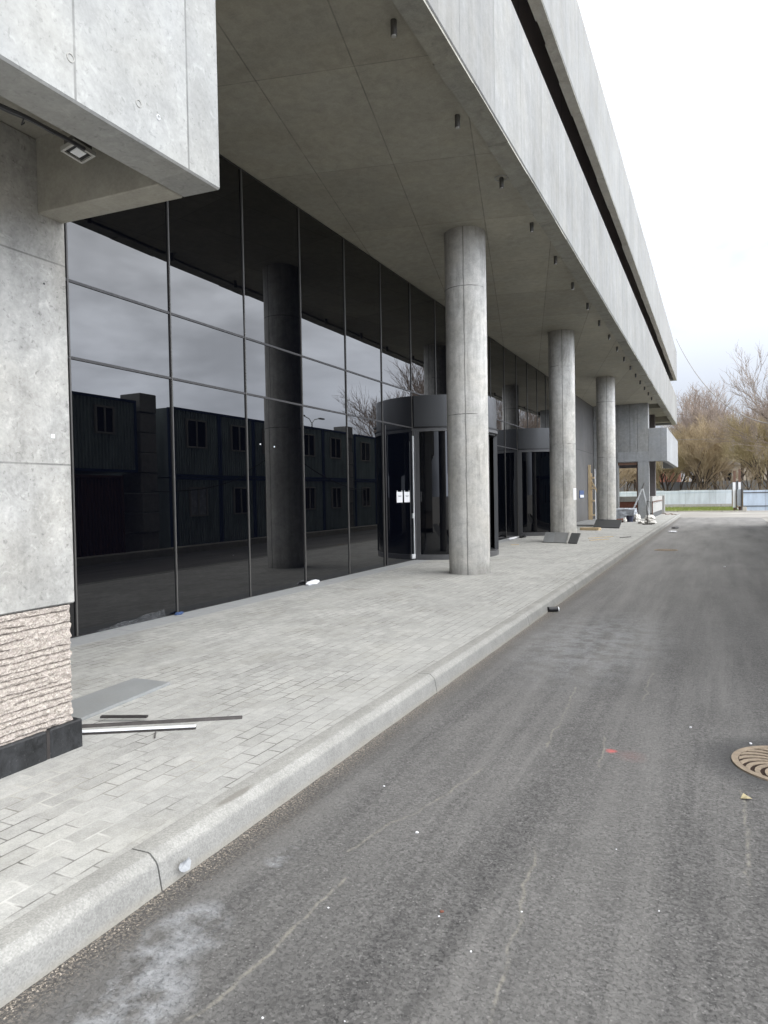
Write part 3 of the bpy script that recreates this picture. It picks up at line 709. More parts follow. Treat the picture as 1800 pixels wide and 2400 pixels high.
# ------------------------------------------------------------------ revolving doors
def revolving_door(yc, label):
    t = thing('revolving_door', (XG, yc, .13), label, 'revolving door', 'revolving doors in the glazed front')
    c = (XG, yc); r = 1.44; A0, A1 = -math.pi / 2, math.pi / 2
    A0 += .012; A1 -= .012
    MB().arc(c, 0.02, r, A0, A1, .12, .245, 36).build('base_ring', 'alu_l', t, bevel=.004)
    MB().arc(c, .02, r - .01, A0, A1, 3.085, 3.775, 48).build('canopy', 'alu', t, smooth=True)
    MB().arc(c, .02, r + .03, A0, A1, 3.055, 3.083, 48).build('drip_ring', 'black', t, smooth=True)
    MB().arc(c, r - .09, r + .012, A0, A1, 2.975, 3.052, 48).build('head_ring', 'alu_l', t, smooth=True)
    o1, o2 = -.42, .42     # opening facing the road
    MB().arc(c, r - .05, r - .02, A0 + .05, o1, .247, 2.973, 20).build('curved_glass', 'doorglass', t, smooth=True)
    MB().arc(c, r - .05, r - .02, o2, A1 - .05, .247, 2.973, 20).build('curved_glass', 'doorglass', t, smooth=True)
    for a in (A0 + .03, o1, o2, A1 - .03):
        w = .032 if abs(a) < 1 else .05
        MB().arc(c, r - .085, r + .006, a - w, a + w, .246, 2.974, 3).build('post', 'alu_l' if abs(a) > 1 else 'alu', t)
    cx, cy = c[0] - .02, c[1]
    for a in (rad(10), rad(-62), rad(70)):
        e = Vector((math.cos(a), math.sin(a), 0)); s_ = Vector((-math.sin(a), math.cos(a), 0))
        w_ = MB().obox(Vector((cx, cy, 1.6)) + e * .67, e * .58, s_ * .008, Vector((0, 0, 1.30))).build('wing', 'doorglass', t)
        f_ = MB()
        for rr in (.09, 1.25): f_.obox(Vector((cx, cy, 1.6)) + e * rr, e * .03, s_ * .018, Vector((0, 0, 1.34)))
        for zz in (.30, 2.92): f_.obox(Vector((cx, cy, zz)) + e * .67, e * .55, s_ * .018, Vector((0, 0, .04)))
        f_.build('wing_frame', 'alu', w_)
    MB().arc(c, r - 1.39, r - .05, A0, A1, 2.93, 2.972, 24).build('ceiling', 'black', t)
    MB().box(c[0] - .28, c[0] - .05, c[1] - 1.42, c[1] + 1.42, .13, 3.04).build('dark_interior', 'black', t)  # black box standing in for the unlit interior
    a = rad(-22)
    sb = MB().obox((c[0] + (r + .02) * math.cos(a), c[1] + (r + .02) * math.sin(a), 3.22), (.035, 0, 0), (0, .06, 0), (0, 0, .025)).build('sensor', 'white', t, bevel=.006)
    MB().obox((c[0] + (r + .02) * math.cos(a), c[1] + (r + .02) * math.sin(a), 3.185), (.03, 0, 0), (0, .05, 0), (0, 0, .009)).build('sensor_eye', 'black', sb)
    a = rad(78)
    MB().obox((c[0] + (r + .06) * math.cos(a), c[1] + (r + .06) * math.sin(a), 3.05), (.03, 0, 0), (0, .07, 0), (0, 0, .03)).build('camera', 'black', t, bevel=.01)
    return t
rd1 = revolving_door(15.61, 'nearer dark revolving door drum half hidden by the nearest column')
rd2 = revolving_door(24.61, 'farther dark revolving door drum half hidden by the middle column')
# glazed side door next to the near drum (hinge side post, closer, lock)
sd = thing('side_door', (XG, 13.36, .13), 'narrow glazed side door with sky reflection on its edge beside the nearer revolving door', 'door')
MB().box(XG + .004, XG + .016, 12.72, 14.085, .17, 2.99).build('glass_leaf', 'doorglass', sd)
MB().box(XG + .004, XG + .03, 14.09, 14.118, .16, 2.88).build('sky_glint_strip', 'bright', sd)  # sky reflection on the glass edge, put in as a pale strip
MB().box(XG + .004, XG + .05, 14.135, 14.19, .13, 3.05).build('frame_post', 'alu_l', sd)
MB().box(XG + .004, XG + .022, 12.68, 12.716, .15, 3.0).build('stile', 'trans', sd)
MB().box(XG + .016, XG + .026, 13.91, 13.925, .17, 2.75).build('stile', 'alu', sd)
MB().box(XG + .016, XG + .05, 14.01, 14.075, 1.06, 1.17).build('lock', 'white', sd, bevel=.008)
for yy in (13.93, 14.02): MB().box(XG + .018, XG + .05, yy, yy + .07, .17, .27).build('floor_hinge', 'white', sd, bevel=.006)
for i, (yy, lab) in enumerate(((13.35, 'left white paper notice taped on the glazed side door'), (13.735, 'right white paper notice taped on the glazed side door'))):
    t = thing('paper_notice', (XG + .018, yy, 1.62), lab, 'notice', 'paper notices on the side door')
    MB().box(XG + .0175, XG + .0195, yy - .15, yy + .15, 1.42, 1.645).build('sheet', 'paper', t)
    for zz, w in ((1.56, .09), (1.548, .06)): MB().box(XG + .0195, XG + .0205, yy - w, yy + w, zz - .005, zz + .004).build('text_line', 'ink', t)
    for s_ in (-1, 1): MB().box(XG + .0176, XG + .0198, yy + s_ * .12 - .014, yy + s_ * .12 + .014, 1.647, 1.672).build('tape', 'white', t)

# ------------------------------------------------------------------ soffit downlights
ordn = ['nearest', 'second nearest', 'third nearest', 'fourth nearest', 'fifth nearest', 'sixth nearest', 'seventh nearest', 'eighth nearest', 'ninth nearest',
        'tenth nearest', 'eleventh nearest', 'twelfth nearest', 'thirteenth nearest', 'fourteenth nearest', 'fifteenth nearest', 'sixteenth nearest', 'farthest']
src = thing('downlight', (-2.865, 6.37, 6.28), '', 'ceiling light', 'downlights in a row under the soffit')
MB().cyl((-2.865, 6.37), .032, 6.13, 6.282, 20).build('housing', 'lamp', src, smooth=True)
MB().cyl((-2.865, 6.37), .026, 6.122, 6.13, 20).build('lens', 'lens', src)
for i in range(17):
    o = src if i == 0 else copy_tree(src)
    o.location = (-2.865 + rnd.uniform(-.008, .008), 6.37 + 1.92 * i, 6.28)
    o['label'] = ordn[i] + ' small grey cylindrical downlight in the row under the soffit' + (', ringed' if i == 2 else '')
    if i == 2:
        b_ = (-2.865, 10.21, 6.28); WORLD[o.name] = b_
        r_ = MB().arc((b_[0], b_[1]), .085, .105, 0, 2 * math.pi, 6.272, 6.2815, 32).build('patch_ring', 'parapet', o)
        r_.parent = o; r_.location = Vector((0, 0, 0))

# ------------------------------------------------------------------ floodlight and cables under the near bay
fl = thing('floodlight', (-2.87, 2.50, 3.40), 'small square floodlight with grey rim fixed under the near concrete bay', 'floodlight')
ux = Vector((.05, 1, 0)).normalized(); nz_ = Vector((.12, -.12, -.98)).normalized(); uy = nz_.cross(ux).normalized(); ux = uy.cross(nz_).normalized()
c0 = Vector((-2.86, 2.50, 3.30))
rim = MB()
for s_ in (-1, 1):
    rim.obox(c0 + uy * s_ * .046, ux * .062, uy * .006, nz_ * .012); rim.obox(c0 + ux * s_ * .056, ux * .006, uy * .040, nz_ * .012)
rim.build('rim', 'lens', fl)
MB().obox(c0 - nz_ * .004, ux * .050, uy * .040, nz_ * .006).build('black_face', 'black', fl)
MB().obox(c0 + nz_ * .0045, ux * .027, uy * .027, nz_ * .003).build('diffuser', 'white', fl)
MB().obox(c0 - nz_ * .032, ux * .05, uy * .04, nz_ * .02).build('heat_sink', 'lamp', fl)
MB().bar(c0 - nz_ * .04 + ux * .04, (-2.56, 2.47, 3.40), .02, .01).bar(c0 - nz_ * .04, (-2.86, 2.50, 3.56), .03, .012).build('bracket', 'black', fl)
cb = MB(); rnd = random.Random(5); pts = []
for i in range(37):
    y = -1.5 + i * .105; pts.append((-2.560 - .010 * math.sin(i * .9), y, 3.142 + .010 * math.sin(i * .55) + rnd.uniform(-.003, .003)))
cb.tube(pts, .009, 6)
pts2 = [(p[0] - .014, p[1] + .05, p[2] + .006 * math.sin(i)) for i, p in enumerate(pts[:-2])]
cb.tube(pts2, .006, 6)
for i in range(8, 36, 5): cb.tube([pts[i], (pts[i][0] - .02, pts[i][1], pts[i][2] - .03), (pts[i][0] - .028, pts[i][1] + .02, pts[i][2] - .01)], .003, 5)
o = cb.build('cable_bundle', 'black'); tag(o, 'black bundle of cables running along the inside of the near concrete bay', 'cable')
o = MB().tube([(-2.57, .9, 3.13), (-2.8, 1.9, 3.30), (-3.0, 2.62, 3.545)], .004, 5).build('thin_wire', 'black'); tag(o, 'thin slack wire crossing the recess under the near bay', 'wire')

# ------------------------------------------------------------------ things on the pavement, near
PV = .13
q_ = [(-4.08, 2.90), (-3.69, 2.90), (-3.80, 4.05), (-4.16, 4.04)]
o = MB().hexa([(x, y, PV) for x, y in q_], [(x, y, PV + .022) for x, y in q_]).build('stone_slab', 'slab', bevel=.002)
tag(o, 'flat grey granite slab lying on the paving beside the pillar', 'slab')
def channel(p, q, w, h, t=.003):
    p, q = Vector(p), Vector(q); d = (q - p).normalized(); r = d.cross(Vector((0, 0, 1))).normalized(); u = Vector((0, 0, 1)); L = (q - p).length / 2; c = (p + q) / 2
    return MB().obox(c + u * t / 2, d * L, r * w / 2, u * t / 2).obox(c + r * (w / 2 - t / 2) + u * (h / 2 + t / 2), d * L, r * t / 2, u * (h / 2)).obox(c - r * (w / 2 - t / 2) + u * (h / 2 + t / 2), d * L, r * t / 2, u * (h / 2))
o = channel((-3.74, 2.98, PV + .001), (-2.775, 3.60, PV + .001), .024, .014).build('metal_profile', 'greybar')
tag(o, 'long dark metal profile on the paving, topmost of the loose bars by the pillar', 'metal bar', 'loose metal bars beside the pillar')
o = MB().bar((-3.60, 3.205, PV + .028), (-3.32, 3.325, PV + .028), .03, .012).build('metal_profile', 'darkbar'); tag(o, 'short dark metal offcut lying on top of the long dark bar', 'metal bar', 'loose metal bars beside the pillar')
t = thing('metal_profile', (-3.27, 3.11, PV), 'bright silvery metal profile lying in front of the dark bars', 'metal bar', 'loose metal bars beside the pillar')
MB().bar((-3.62, 2.90, PV + .019), (-2.92, 3.325, PV + .019), .034, .006).build('bright_face', 'bright', t)
MB().bar((-3.62, 2.90, PV + .008), (-2.92, 3.325, PV + .008), .026, .016).build('shade_strip', 'darkbar', t)  # dark bar put in for the shade under the bright face
o = MB().bar((-3.10, 3.17, PV + .006), (-3.03, 3.09, PV + .006), .007, .007).build('stick', 'greybar'); tag(o, 'small stick on the paving in front of the silvery bar', 'stick')
# paper scrap on the kerb face
v = [(-1.9835, 2.165, .052)]; n_ = 13
for ring in (.5, 1.0):
    for i in range(n_):
        a = 6.283 * i / n_; rr = .029 * ring * (1 + .55 * mnoise.noise(Vector((math.cos(a) * 2, math.sin(a) * 2, 4))) + .12 * mnoise.noise(Vector((i * 1.7, 0, 2))))
        v.append((-1.993 + .011 + (.05 - rr * math.sin(a)) * .12 + (.010 * max(0, math.sin(a)) ** 3 if ring == 1 else 0) + .004 * mnoise.noise(Vector((i, ring, 1))), 2.165 + rr * 1.25 * math.cos(a), .052 + rr * math.sin(a)))
o = MB().add(v, [(0, 1 + i, 1 + (i + 1) % n_) for i in range(n_)] + [(1 + i, 1 + n_ + i, 1 + n_ + (i + 1) % n_, 1 + (i + 1) % n_) for i in range(n_)]).build('paper_scrap', 'scrap'); tag(o, 'torn pale paper scrap stuck on the kerb face', 'paper')
# can beside the kerb
t = thing('drinks_can', (-1.93, 9.1, .0), 'small dark can with pale end lying in the gutter by the kerb', 'can')
MB().tube([(-1.99, 9.05, .035), (-1.98, 9.06, .035), (-1.90, 9.12, .035), (-1.885, 9.13, .035)], .033, 16).build('body', 'black', t, smooth=True)
MB().tube([(-1.8849, 9.1301, .035), (-1.875, 9.1375, .035)], .029, 16).build('end', 'white', t)
# white rag at the foot of the glass
def crumple(name, mat, c, sx, sy, sz, seed, label, cat, group=None, sub=2):
    bm = bmesh.new(); bmesh.ops.create_icosphere(bm, subdivisions=sub + 1, radius=1)
    for vv in bm.verts:
        n_ = mnoise.noise_vector(vv.co * 2.1 + Vector((seed, seed * 2, seed))) * .38 + mnoise.noise_vector(vv.co * 5 + Vector((seed, 1, 2))) * .14
        vv.co += n_; vv.co.z = max(vv.co.z, -.7); vv.co = Vector((vv.co.x * sx, vv.co.y * sy, (vv.co.z + .7) * sz))
    me = bpy.data.meshes.new(name); bm.to_mesh(me); bm.free(); me.materials.append(M[mat]); ob = bpy.data.objects.new(name, me); COL.objects.link(ob); ob.location = c
    return tag(ob, label, cat, group)
crumple('white_rag', 'paper', (-5.98, 9.70, PV), .055, .17, .04, 3, 'crumpled white rag at the foot of the glass front', 'rag')
crumple('blue_rag', 'bluesign', (-6.02, 6.60, PV), .03, .07, .02, 6, 'small blue scrap at the foot of the glass wall', 'rag')
# clear film lying against the glass
v = []; 
for i in range(22):
    for j in range(5):
        yy = 5.35 + 1.0 * i / 21; hh = .03 + .10 * (i / 21) * (.75 + .5 * mnoise.noise(Vector((i * .23, 4, 1)))); zz = PV + .002 + hh * j / 4
        v.append((-6.03 + .03 * (1 - j / 4) + .012 * mnoise.noise(Vector((i * .6, j * .8, 2))), yy + .02 * mnoise.noise(Vector((i, j, 7))), zz))
def mk_film():
    m, n = newmat('thin clear film'); p = n.pos; a = n.noise(p, 18, 5, .7, .8)
    n.out((.42, .44, .46), .3, .5, alpha=n.mr(a, .35, .7, .01, .15), normal=n.bump(a, .5, .01)); return m
M['thinfilm'] = mk_film()
o = MB().add(v, [(i * 5 + j, i * 5 + j + 1, i * 5 + j + 6, i * 5 + j + 5) for i in range(21) for j in range(4)]).build('plastic_film', 'thinfilm', smooth=True); tag(o, 'crumpled clear plastic film slumped against the foot of the glass wall', 'plastic film')

# manhole covers
def manhole(c, r, label, fine=True):
    t = thing('manhole_cover', (c[0], c[1], 0), label, 'manhole cover')
    MB().cyl(c, r - .02, -.015, .002, 48).build('dish', 'irondark', t)
    MB().arc(c, r - .035, r, 0, 2 * math.pi, -.01, .009, 64).build('rim', 'iron', t)
    n = 20 if fine else 10
    vs = MB()
    for i in range(n):
        A = 2 * math.pi * i / n; left = []; right = []
        for s_ in range(9):
            f = s_ / 8; rr = .07 + (r - .04 - .07) * f; sw = .55 * f * f
            w = .007 + .0145 * f
            a = A + sw; left.append((c[0] + rr * math.cos(a) - w * math.sin(a), c[1] + rr * math.sin(a) + w * math.cos(a)))
            right.append((c[0] + rr * math.cos(a) + w * math.sin(a), c[1] + rr * math.sin(a) - w * math.cos(a)))
        for s_ in range(8):
            q = [left[s_], left[s_ + 1], right[s_ + 1], right[s_]]
            vs.hexa([(x, y, -.004) for x, y in q], [(x, y, .007) for x, y in q])
    vs.build('ribs', 'iron', t)
    MB().cyl(c, .075, -.005, .008, 24).build('boss', 'iron', t, smooth=False)
    return t
manhole((.372, 4.43), .302, 'rusty round manhole cover with curved ribs at the right of the near road')
manhole((-1.2, 19.7), .30, 'small flat manhole cover far down the road near the kerb')

# grit along the kerb, pebbles
gv = MB(); rnd = random.Random(21)
for i in range(2600):
    y = .6 + 22 * rnd.random() ** 1.8; x = -1.985 + abs(rnd.gauss(0, .035)); s_ = rnd.uniform(.0015, .005)
    a = rnd.uniform(0, 6.28); q = [(x + s_ * math.cos(a + kk * 2.1), y + s_ * math.sin(a + kk * 2.1), 0.0005) for kk in range(3)]
    gv.add(q + [(x, y, s_ * 1.1)], [(0, 1, 3), (1, 2, 3), (2, 0, 3)])
o = gv.build('grit', 'gravel'); tag(o, 'loose brown grit gathered along the foot of the kerb', 'grit', kind='stuff')
peb = bmesh.new(); bmesh.ops.create_icosphere(peb, subdivisions=2, radius=1)
for vv in peb.verts: vv.co += mnoise.noise_vector(vv.co * 1.4) * .35; vv.co.z *= .5
pm = bpy.data.meshes.new('pebble'); peb.to_mesh(pm); peb.free(); pm.materials.append(M['paper'])
chips = [(-1.25, 2.89, .012), (-.93, 2.34, .006), (-1.33, 2.22, .006), (-.66, 2.49, .006), (-.76, 2.2, .006), (-.16, 4.91, .012), (.15, 15.56, .03), (-1.36, 1.40, .006), (-1.61, 3.29, .009), (.18, 4.73, .014), (-1.23, 1.66, .006), (-.4, 3.1, .005), (-.2, 2.7, .005), (-1.0, 1.75, .004)]
for x, y, s_ in chips:
    o = bpy.data.objects.new('pebble', pm); COL.objects.link(o); o.location = (x, y, s_ * .3); o.scale = (s_ * .7, s_ * .6, s_ * .7); o.rotation_euler = (0, 0, rnd.uniform(0, 6))
    tag(o, 'small pale chip of stone lying loose on the asphalt', 'pebble', 'pale stone chips scattered on the road')
pm2 = pm.copy(); pm2.materials.clear(); pm2.materials.append(M['redbrick'])
o = bpy.data.objects.new('pebble', pm2); COL.objects.link(o); o.location = (-.93, 2.37, .003); o.scale = (.008, .007, .006); tag(o, 'small reddish chip of brick on the near road', 'pebble')
o = MB().add([(.10, 3.86, .004), (.13, 3.85, .012), (.155, 3.875, .006), (.13, 3.895, .010), (.115, 3.91, .014)], [(0, 1, 3), (1, 2, 3), (0, 3, 4)]).build('dry_leaf', 'leaf'); tag(o, 'pale yellow dry leaf on the road below the manhole', 'leaf')

# ------------------------------------------------------------------ clutter farther along the walk
def lean_slab(x0, y0, x1, y1, top_dx, top_dy, h, th, mat, label, group):
    a, b = Vector((x0, y0, PV)), Vector((x1, y1, PV)); up = Vector((top_dx, top_dy, h)); nrm = (b - a).cross(up).normalized() * th
    q = [a, b, b + up, a + up]
    o = MB().hexa(q, [p + nrm for p in q]).build('leaning_slab', mat, bevel=.004); return tag(o, label, 'stone slab', group)
G = 'stone slabs leaning by the column feet'
lean_slab(-4.56, 20.16, -4.24, 20.04, .03, .28, .27, .03, 'slab', 'left of three grey slabs leaning on the middle column foot', G)
lean_slab(-4.235, 20.05, -3.82, 19.85, .03, .27, .275, .03, 'slablight', 'middle paler one of three slabs leaning on the middle column foot', G)
lean_slab(-3.77, 19.82, -3.50, 19.68, .05, .30, .27, .03, 'slabdark', 'right dark one of three slabs leaning on the middle column foot', G)
lean_slab(-3.83, 19.84, -3.79, 19.82, .03, .27, .29, .035, 'parapet', 'thin pale strip of stone between the leaning slabs', G)
lean_slab(-4.50, 29.0, -3.44, 28.55, .06, .42, .30, .04, 'slabdark', 'dark slab leaning on the foot of the farthest column', G)
o = MB().box(-5.85, -4.62, 30.2, 35.8, PV, PV + .07).build('stone_slab', 'slablight', bevel=.004); tag(o, 'broad pale slab lying on the walk behind the farthest column', 'slab')
o = MB().obox((-4.32, 27.12, PV + .05), (.36, -.09, 0), (.03, .12, 0), (0, 0, .05)).build('timber_plank', 'wood', bevel=.004); tag(o, 'short pale timber beam lying on the walk before the farthest column', 'plank')
for (p, q, lab) in (((-5.2, 19.0, PV + .008), (-5.0, 19.1, PV + .008), 'thin lath on the paving beside the nearer revolving door'), ((-3.6, 22.2, PV + .008), (-3.0, 23.2, PV + .008), 'thin lath lying on the walk past the middle column'), ((-3.4, 21.2, PV + .008), (-2.95, 21.9, PV + .008), 'short lath lying just behind the middle column'), ((-2.7, 22.6, PV + .008), (-2.45, 23.1, PV + .008), 'dark offcut lying near the kerb past the middle column')):
    o = MB().bar(p, q, .05, .015).build('lath', 'wood' if 'dark' not in lab else 'darkbar'); tag(o, lab, 'lath', 'offcuts lying about the walk')
crumple('sealant_scraps', 'paper', (-5.86, 21.6, PV), .06, .5, .03, 9, 'pale strip of scraps at the glass foot between the doors', 'scraps')
crumple('dark_rag', 'black', (-5.7, 22.3, PV), .1, .3, .05, 12, 'dark crumpled rag before the farther revolving door', 'rag')
# timber props against the back wall
t = thing('timber_prop', (-6.0, 37.5, PV), 'tall raw timber boards propped upright against the back wall', 'timber')
MB().box(-6.03, -5.90, 37.30, 37.34, PV, 3.02).build('board', 'wood', t, bevel=.003)
MB().box(-5.96, -5.84, 37.36, 37.40, PV, 2.58).build('board', 'wood', t, bevel=.003)
MB().bar((-5.9, 37.34, 2.2), (-5.5, 37.25, 1.50), .03, .07).build('brace', 'wood', t)
for zz in (.35, 1.1, 1.75, 2.3): MB().box(-5.87, -5.72, 37.30, 37.42, zz, zz + .08).build('cleat', 'wood', t)
o = MB().tube([(-5.68, 37.4, PV), (-5.72, 37.5, 2.8)], .025, 8).build('steel_rod', 'steel'); tag(o, 'thin steel rod standing by the timber boards', 'rod')
t = thing('wall_sign', (XG + .02, 35.4, 1.3), 'small blue and white sign on the dark back wall', 'sign')
MB().box(XG + .002, XG + .03, 34.8, 36.0, 1.30, 1.68).build('board', 'bluesign', t); MB().box(XG + .03, XG + .034, 34.9, 35.9, 1.33, 1.46).build('white_panel', 'white', t)
t = thing('column_notice', (-3.70, 20.6, 1.5), 'white paper notice wrapped on the right side of the middle column', 'notice')
MB().arc((-4.07, 20.7), .373, .376, rad(-28), rad(8), 1.36, 1.70, 8).build('sheet', 'paper', t)
# wrapped pallet
t = thing('wrapped_pallet', (-3.95, 36, PV), 'low stack on a pallet wrapped in clear film before the end wall', 'pallet')
bx = MB().box(-4.55, -3.62, 35.4, 36.5, .26, .72)
MB().box(-4.55, -3.62, 35.4, 36.5, PV, .25).build('pallet', 'wood', t)
bm = bmesh.new(); bmesh.ops.create_cube(bm, size=1); bmesh.ops.subdivide_edges(bm, edges=bm.edges, cuts=9, use_grid_fill=True)
for vv in bm.verts: vv.co = Vector((vv.co.x * 1.0, vv.co.y * 1.2, vv.co.z * .5)) + mnoise.noise_vector(vv.co * 3) * .07
me = bpy.data.meshes.new('film_wrap'); bm.to_mesh(me); bm.free(); me.materials.append(M['film']); o = bpy.data.objects.new('film_wrap', me); COL.objects.link(o); o.parent = t; o.location = (-.12, -.05, .37)
t = thing('bucket', (-3.72, 34.9, PV), 'dark blue plastic bucket standing before the wrapped pallet', 'bucket')
MB().cyl((-3.72, 34.9), .14, PV, .42, 20, .165).build('body', 'bucket', t, smooth=True); MB().arc((-3.72, 34.9), .15, .178, 0, 6.2832, .40, .43, 20).build('rim', 'black', t)
crumple('brick_rubble', 'redbrick', (-4.1, 34.6, PV), .22, .3, .1, 4, 'small heap of reddish brick rubble beside the bucket', 'rubble')
crumple('white_sack', 'sack', (-3.9, 34.4, PV), .10, .15, .13, 7, 'small white sack slumped beside the brick rubble', 'sack')
crumple('white_sack', 'sack', (-3.45, 35.4, PV), .16, .3, .22, 15, 'white sack hanging loose at the side of the wrapped pallet', 'sack')
crumple('white_sack', 'sack', (-2.62, 32.7, PV), .24, .45, .11, 17, 'flat white sack by the foot of the steel pole, nearest the kerb', 'sack')
crumple('white_sack', 'sack', (-2.95, 36.6, PV), .24, .4, .16, 19, 'full white sack behind the steel pole', 'sack')
crumple('white_sack', 'sack', (-3.05, 33.3, PV), .16, .3, .07, 23, 'flat empty sack left of the steel pole', 'sack')
t = thing('step_ladder', (-3.4, 37.2, PV), 'grey step ladder standing open before the end wall', 'ladder')
top = Vector((-3.35, 37.0, 1.72))
for s_, nm in ((-1, 'front_rail'), (1, 'front_rail')):
    MB().bar((-4.0, 37.0 + s_ * .25, PV), top + Vector((0, s_ * .16, 0)), .05, .03).build(nm, 'steel', t)
    MB().bar((-2.95, 37.0 + s_ * .25, PV), top + Vector((.04, s_ * .16, 0)), .04, .03).build('rear_rail', 'steel', t)
for i in range(5):
    f = (i + 1) / 6; p = Vector((-4.0, 37.0, PV)).lerp(top, f); MB().box(p.x - .04, p.x + .04, 36.78, 37.22, p.z - .012, p.z + .012).build('tread', 'steel', t)
MB().obox(top + Vector((.05, 0, .12)), (.05, .0, .14), (0, .2, 0), (.02, 0, .02)).build('handle_top', 'darkbar', t)
t = thing('steel_pole', (-2.70, 32, PV), 'thin dark steel pole standing on a flat foot plate among white sacks', 'pole')
MB().cyl((-2.70, 32), .022, PV, 1.17, 10).build('shaft', 'darkbar', t, smooth=True); MB().cyl((-2.70, 32), .2, PV, PV + .03, 20).build('foot_plate', 'darkbar', t)
MB().bar((-2.72, 32, 1.16), (-2.55, 32, 1.10), .02, .02).build('hook', 'darkbar', t)
o = MB().tube([(-3.1 + .012 * i + .04 * math.sin(i * .4), 47.6 + .9 * math.sin(i * .17) - i * .03, PV + .02) for i in range(60)] + [(-2.3 + .03 * i, 45.8 - .06 * i, PV + .02) for i in range(5)], .02, 6).build('hose', 'rust'); tag(o, 'dark hose trailing over the far end of the walk', 'hose')
crumple('litter', 'paper', (-1.5, 28.5, 0), .16, .3, .03, 31, 'white crumpled litter on the road beside the far kerb', 'litter')
crumple('dark_litter', 'darkbar', (-1.55, 31.6, 0), .14, .5, .03, 33, 'dark scrap on the road beside the far kerb', 'litter')

# ------------------------------------------------------------------ end of the lane: fence, posts, gate
YF = 68
fe = thing('sheet_fence', (-5, YF, 0), 'pale blue steel sheet fence on a rendered base across the end of the lawn', 'fence')
pf = MB(); x = -18
while x < 1.2:
    w = min(1.25, 1.25 - x if x + 1.25 > 1.25 else 1.25); yy = YF + rnd.uniform(-.02, .02); pf.box(x, x + w - .006, yy, yy + .02, .38, 1.62 + rnd.uniform(-.02, .02)); x += 1.25
pf.build('sheets', 'fence', fe); MB().box(-18, 1.25, YF - .12, YF + .15, -.03, .37).build('rendered_base', 'gutter', fe)
MB().box(-18, 1.25, YF - .03, YF - .012, 1.40, 1.43).build('rail', 'gate', fe)
o = MB().box(-30, 14, 80, 80.06, -.03, 2.55).build('board_fence', 'oldfence'); tag(o, 'old grey board fence standing behind the pale blue sheet fence', 'fence')
t = thing('gate_post', (1.22, 57.5, 0), 'left brown gate post with white lower sleeve', 'gate post', 'gate posts at the end of the lane')
MB().box(1.16, 1.33, 57.4, 57.6, -.02, 3.0).build('post', 'rust', t); MB().box(1.125, 1.31, 57.36, 57.395, .28, 2.15).build('white_sleeve', 'white', t)
t = thing('gate_post', (1.62, 57.5, 0), 'right brown gate post with white upper sleeve', 'gate post', 'gate posts at the end of the lane')
MB().box(1.50, 1.66, 57.4, 57.6, -.02, 3.1).build('post', 'rust', t); MB().box(1.49, 1.655, 57.36, 57.395, .35, 2.15).build('white_sleeve', 'white', t)
t = thing('wicket_panel', (1.5, 57.2, 0), 'small grey wicket panel on a dark post between the white posts and the gate', 'gate panel')
MB().box(1.40, 1.66, 57.2, 57.23, .42, 1.62).build('panel', 'oldfence', t); MB().box(1.67, 1.74, 57.17, 57.25, -.02, 1.66).build('post', 'darkbar', t)
MB().box(1.33, 1.38, 57.2, 57.25, -.02, 1.62).build('post', 'darkbar', t)
t = thing('lane_gate', (3.4, 57, 0), 'pale blue steel sheet gate with dark rails closing the lane', 'gate')
MB().box(1.80, 5.3, 57.0, 57.02, .06, 1.54).build('sheet', 'gate', t)
for zz in (.36, 1.34): MB().box(1.79, 5.3, 56.95, 56.998, zz, zz + .05).build('rail', 'darkbar', t)
MB().box(5.3, 5.45, 56.9, 57.05, -.02, 1.7).build('post', 'darkbar', t)
o = MB().box(1.74, 2.0, 56.4, 56.7, -.02, .34).build('concrete_block', 'gutter', bevel=.02); tag(o, 'rough pale concrete block at the foot of the gate', 'concrete block')
# house and shed behind
t = thing('house', (2.0, 100, 0), 'small pale house with grey roof half hidden by bare trees', 'house')
MB().box(-.4, 7.5, 98, 106, -.03, 4.8).build('wall', 'wallh', t)
MB().add([(-.8, 97.6, 4.7), (7.9, 97.6, 4.7), (7.9, 106.4, 4.7), (-.8, 106.4, 4.7), (1.8, 102, 8.2), (5.2, 102, 8.2)], [(0, 1, 5, 4), (1, 2, 5), (2, 3, 4, 5), (3, 0, 4)]).build('roof', 'roofh', t)
w_ = MB().box(.9, 1.9, 97.95, 97.99, 2.6, 4.2).build('window', 'winframe', t); MB().box(1.0, 1.8, 97.92, 97.948, 2.7, 4.1).build('pane', 'winglass', w_)
w_ = MB().box(4.2, 5.2, 97.95, 97.99, 2.6, 4.2).build('window', 'winframe', t); MB().box(4.3, 5.1, 97.92, 97.948, 2.7, 4.1).build('pane', 'winglass', w_)
t = thing('brick_shed', (-5.2, 90, 0), 'reddish brick shed behind the board fence near the building end', 'shed')
MB().box(-7.6, -3.9, 90, 94, -.03, 4.2).build('wall', 'redwall', t); MB().box(-7.8, -3.7, 89.8, 94.2, 4.2, 4.4).build('roof', 'roofh', t)

# overhead cables
def sag(p, q, s_, n=24):
    p, q = Vector(p), Vector(q); return [p.lerp(q, i / n) - Vector((0, 0, s_ * 4 * (i / n) * (1 - i / n))) for i in range(n + 1)]
o = MB().tube(sag((-2.46, 53.2, 12.3), (3.0, 29.5, 3.9), 1.75), .022, 6).build('overhead_cable', 'wire'); tag(o, 'thick pale overhead cable sagging from the building end to the right', 'cable')
o = MB().tube(sag((-8, 74, 6.9), (16, 66, 6.6), .5), .02, 6).build('overhead_cable', 'wire'); tag(o, 'thin level overhead cable crossing in front of the bare trees', 'cable')

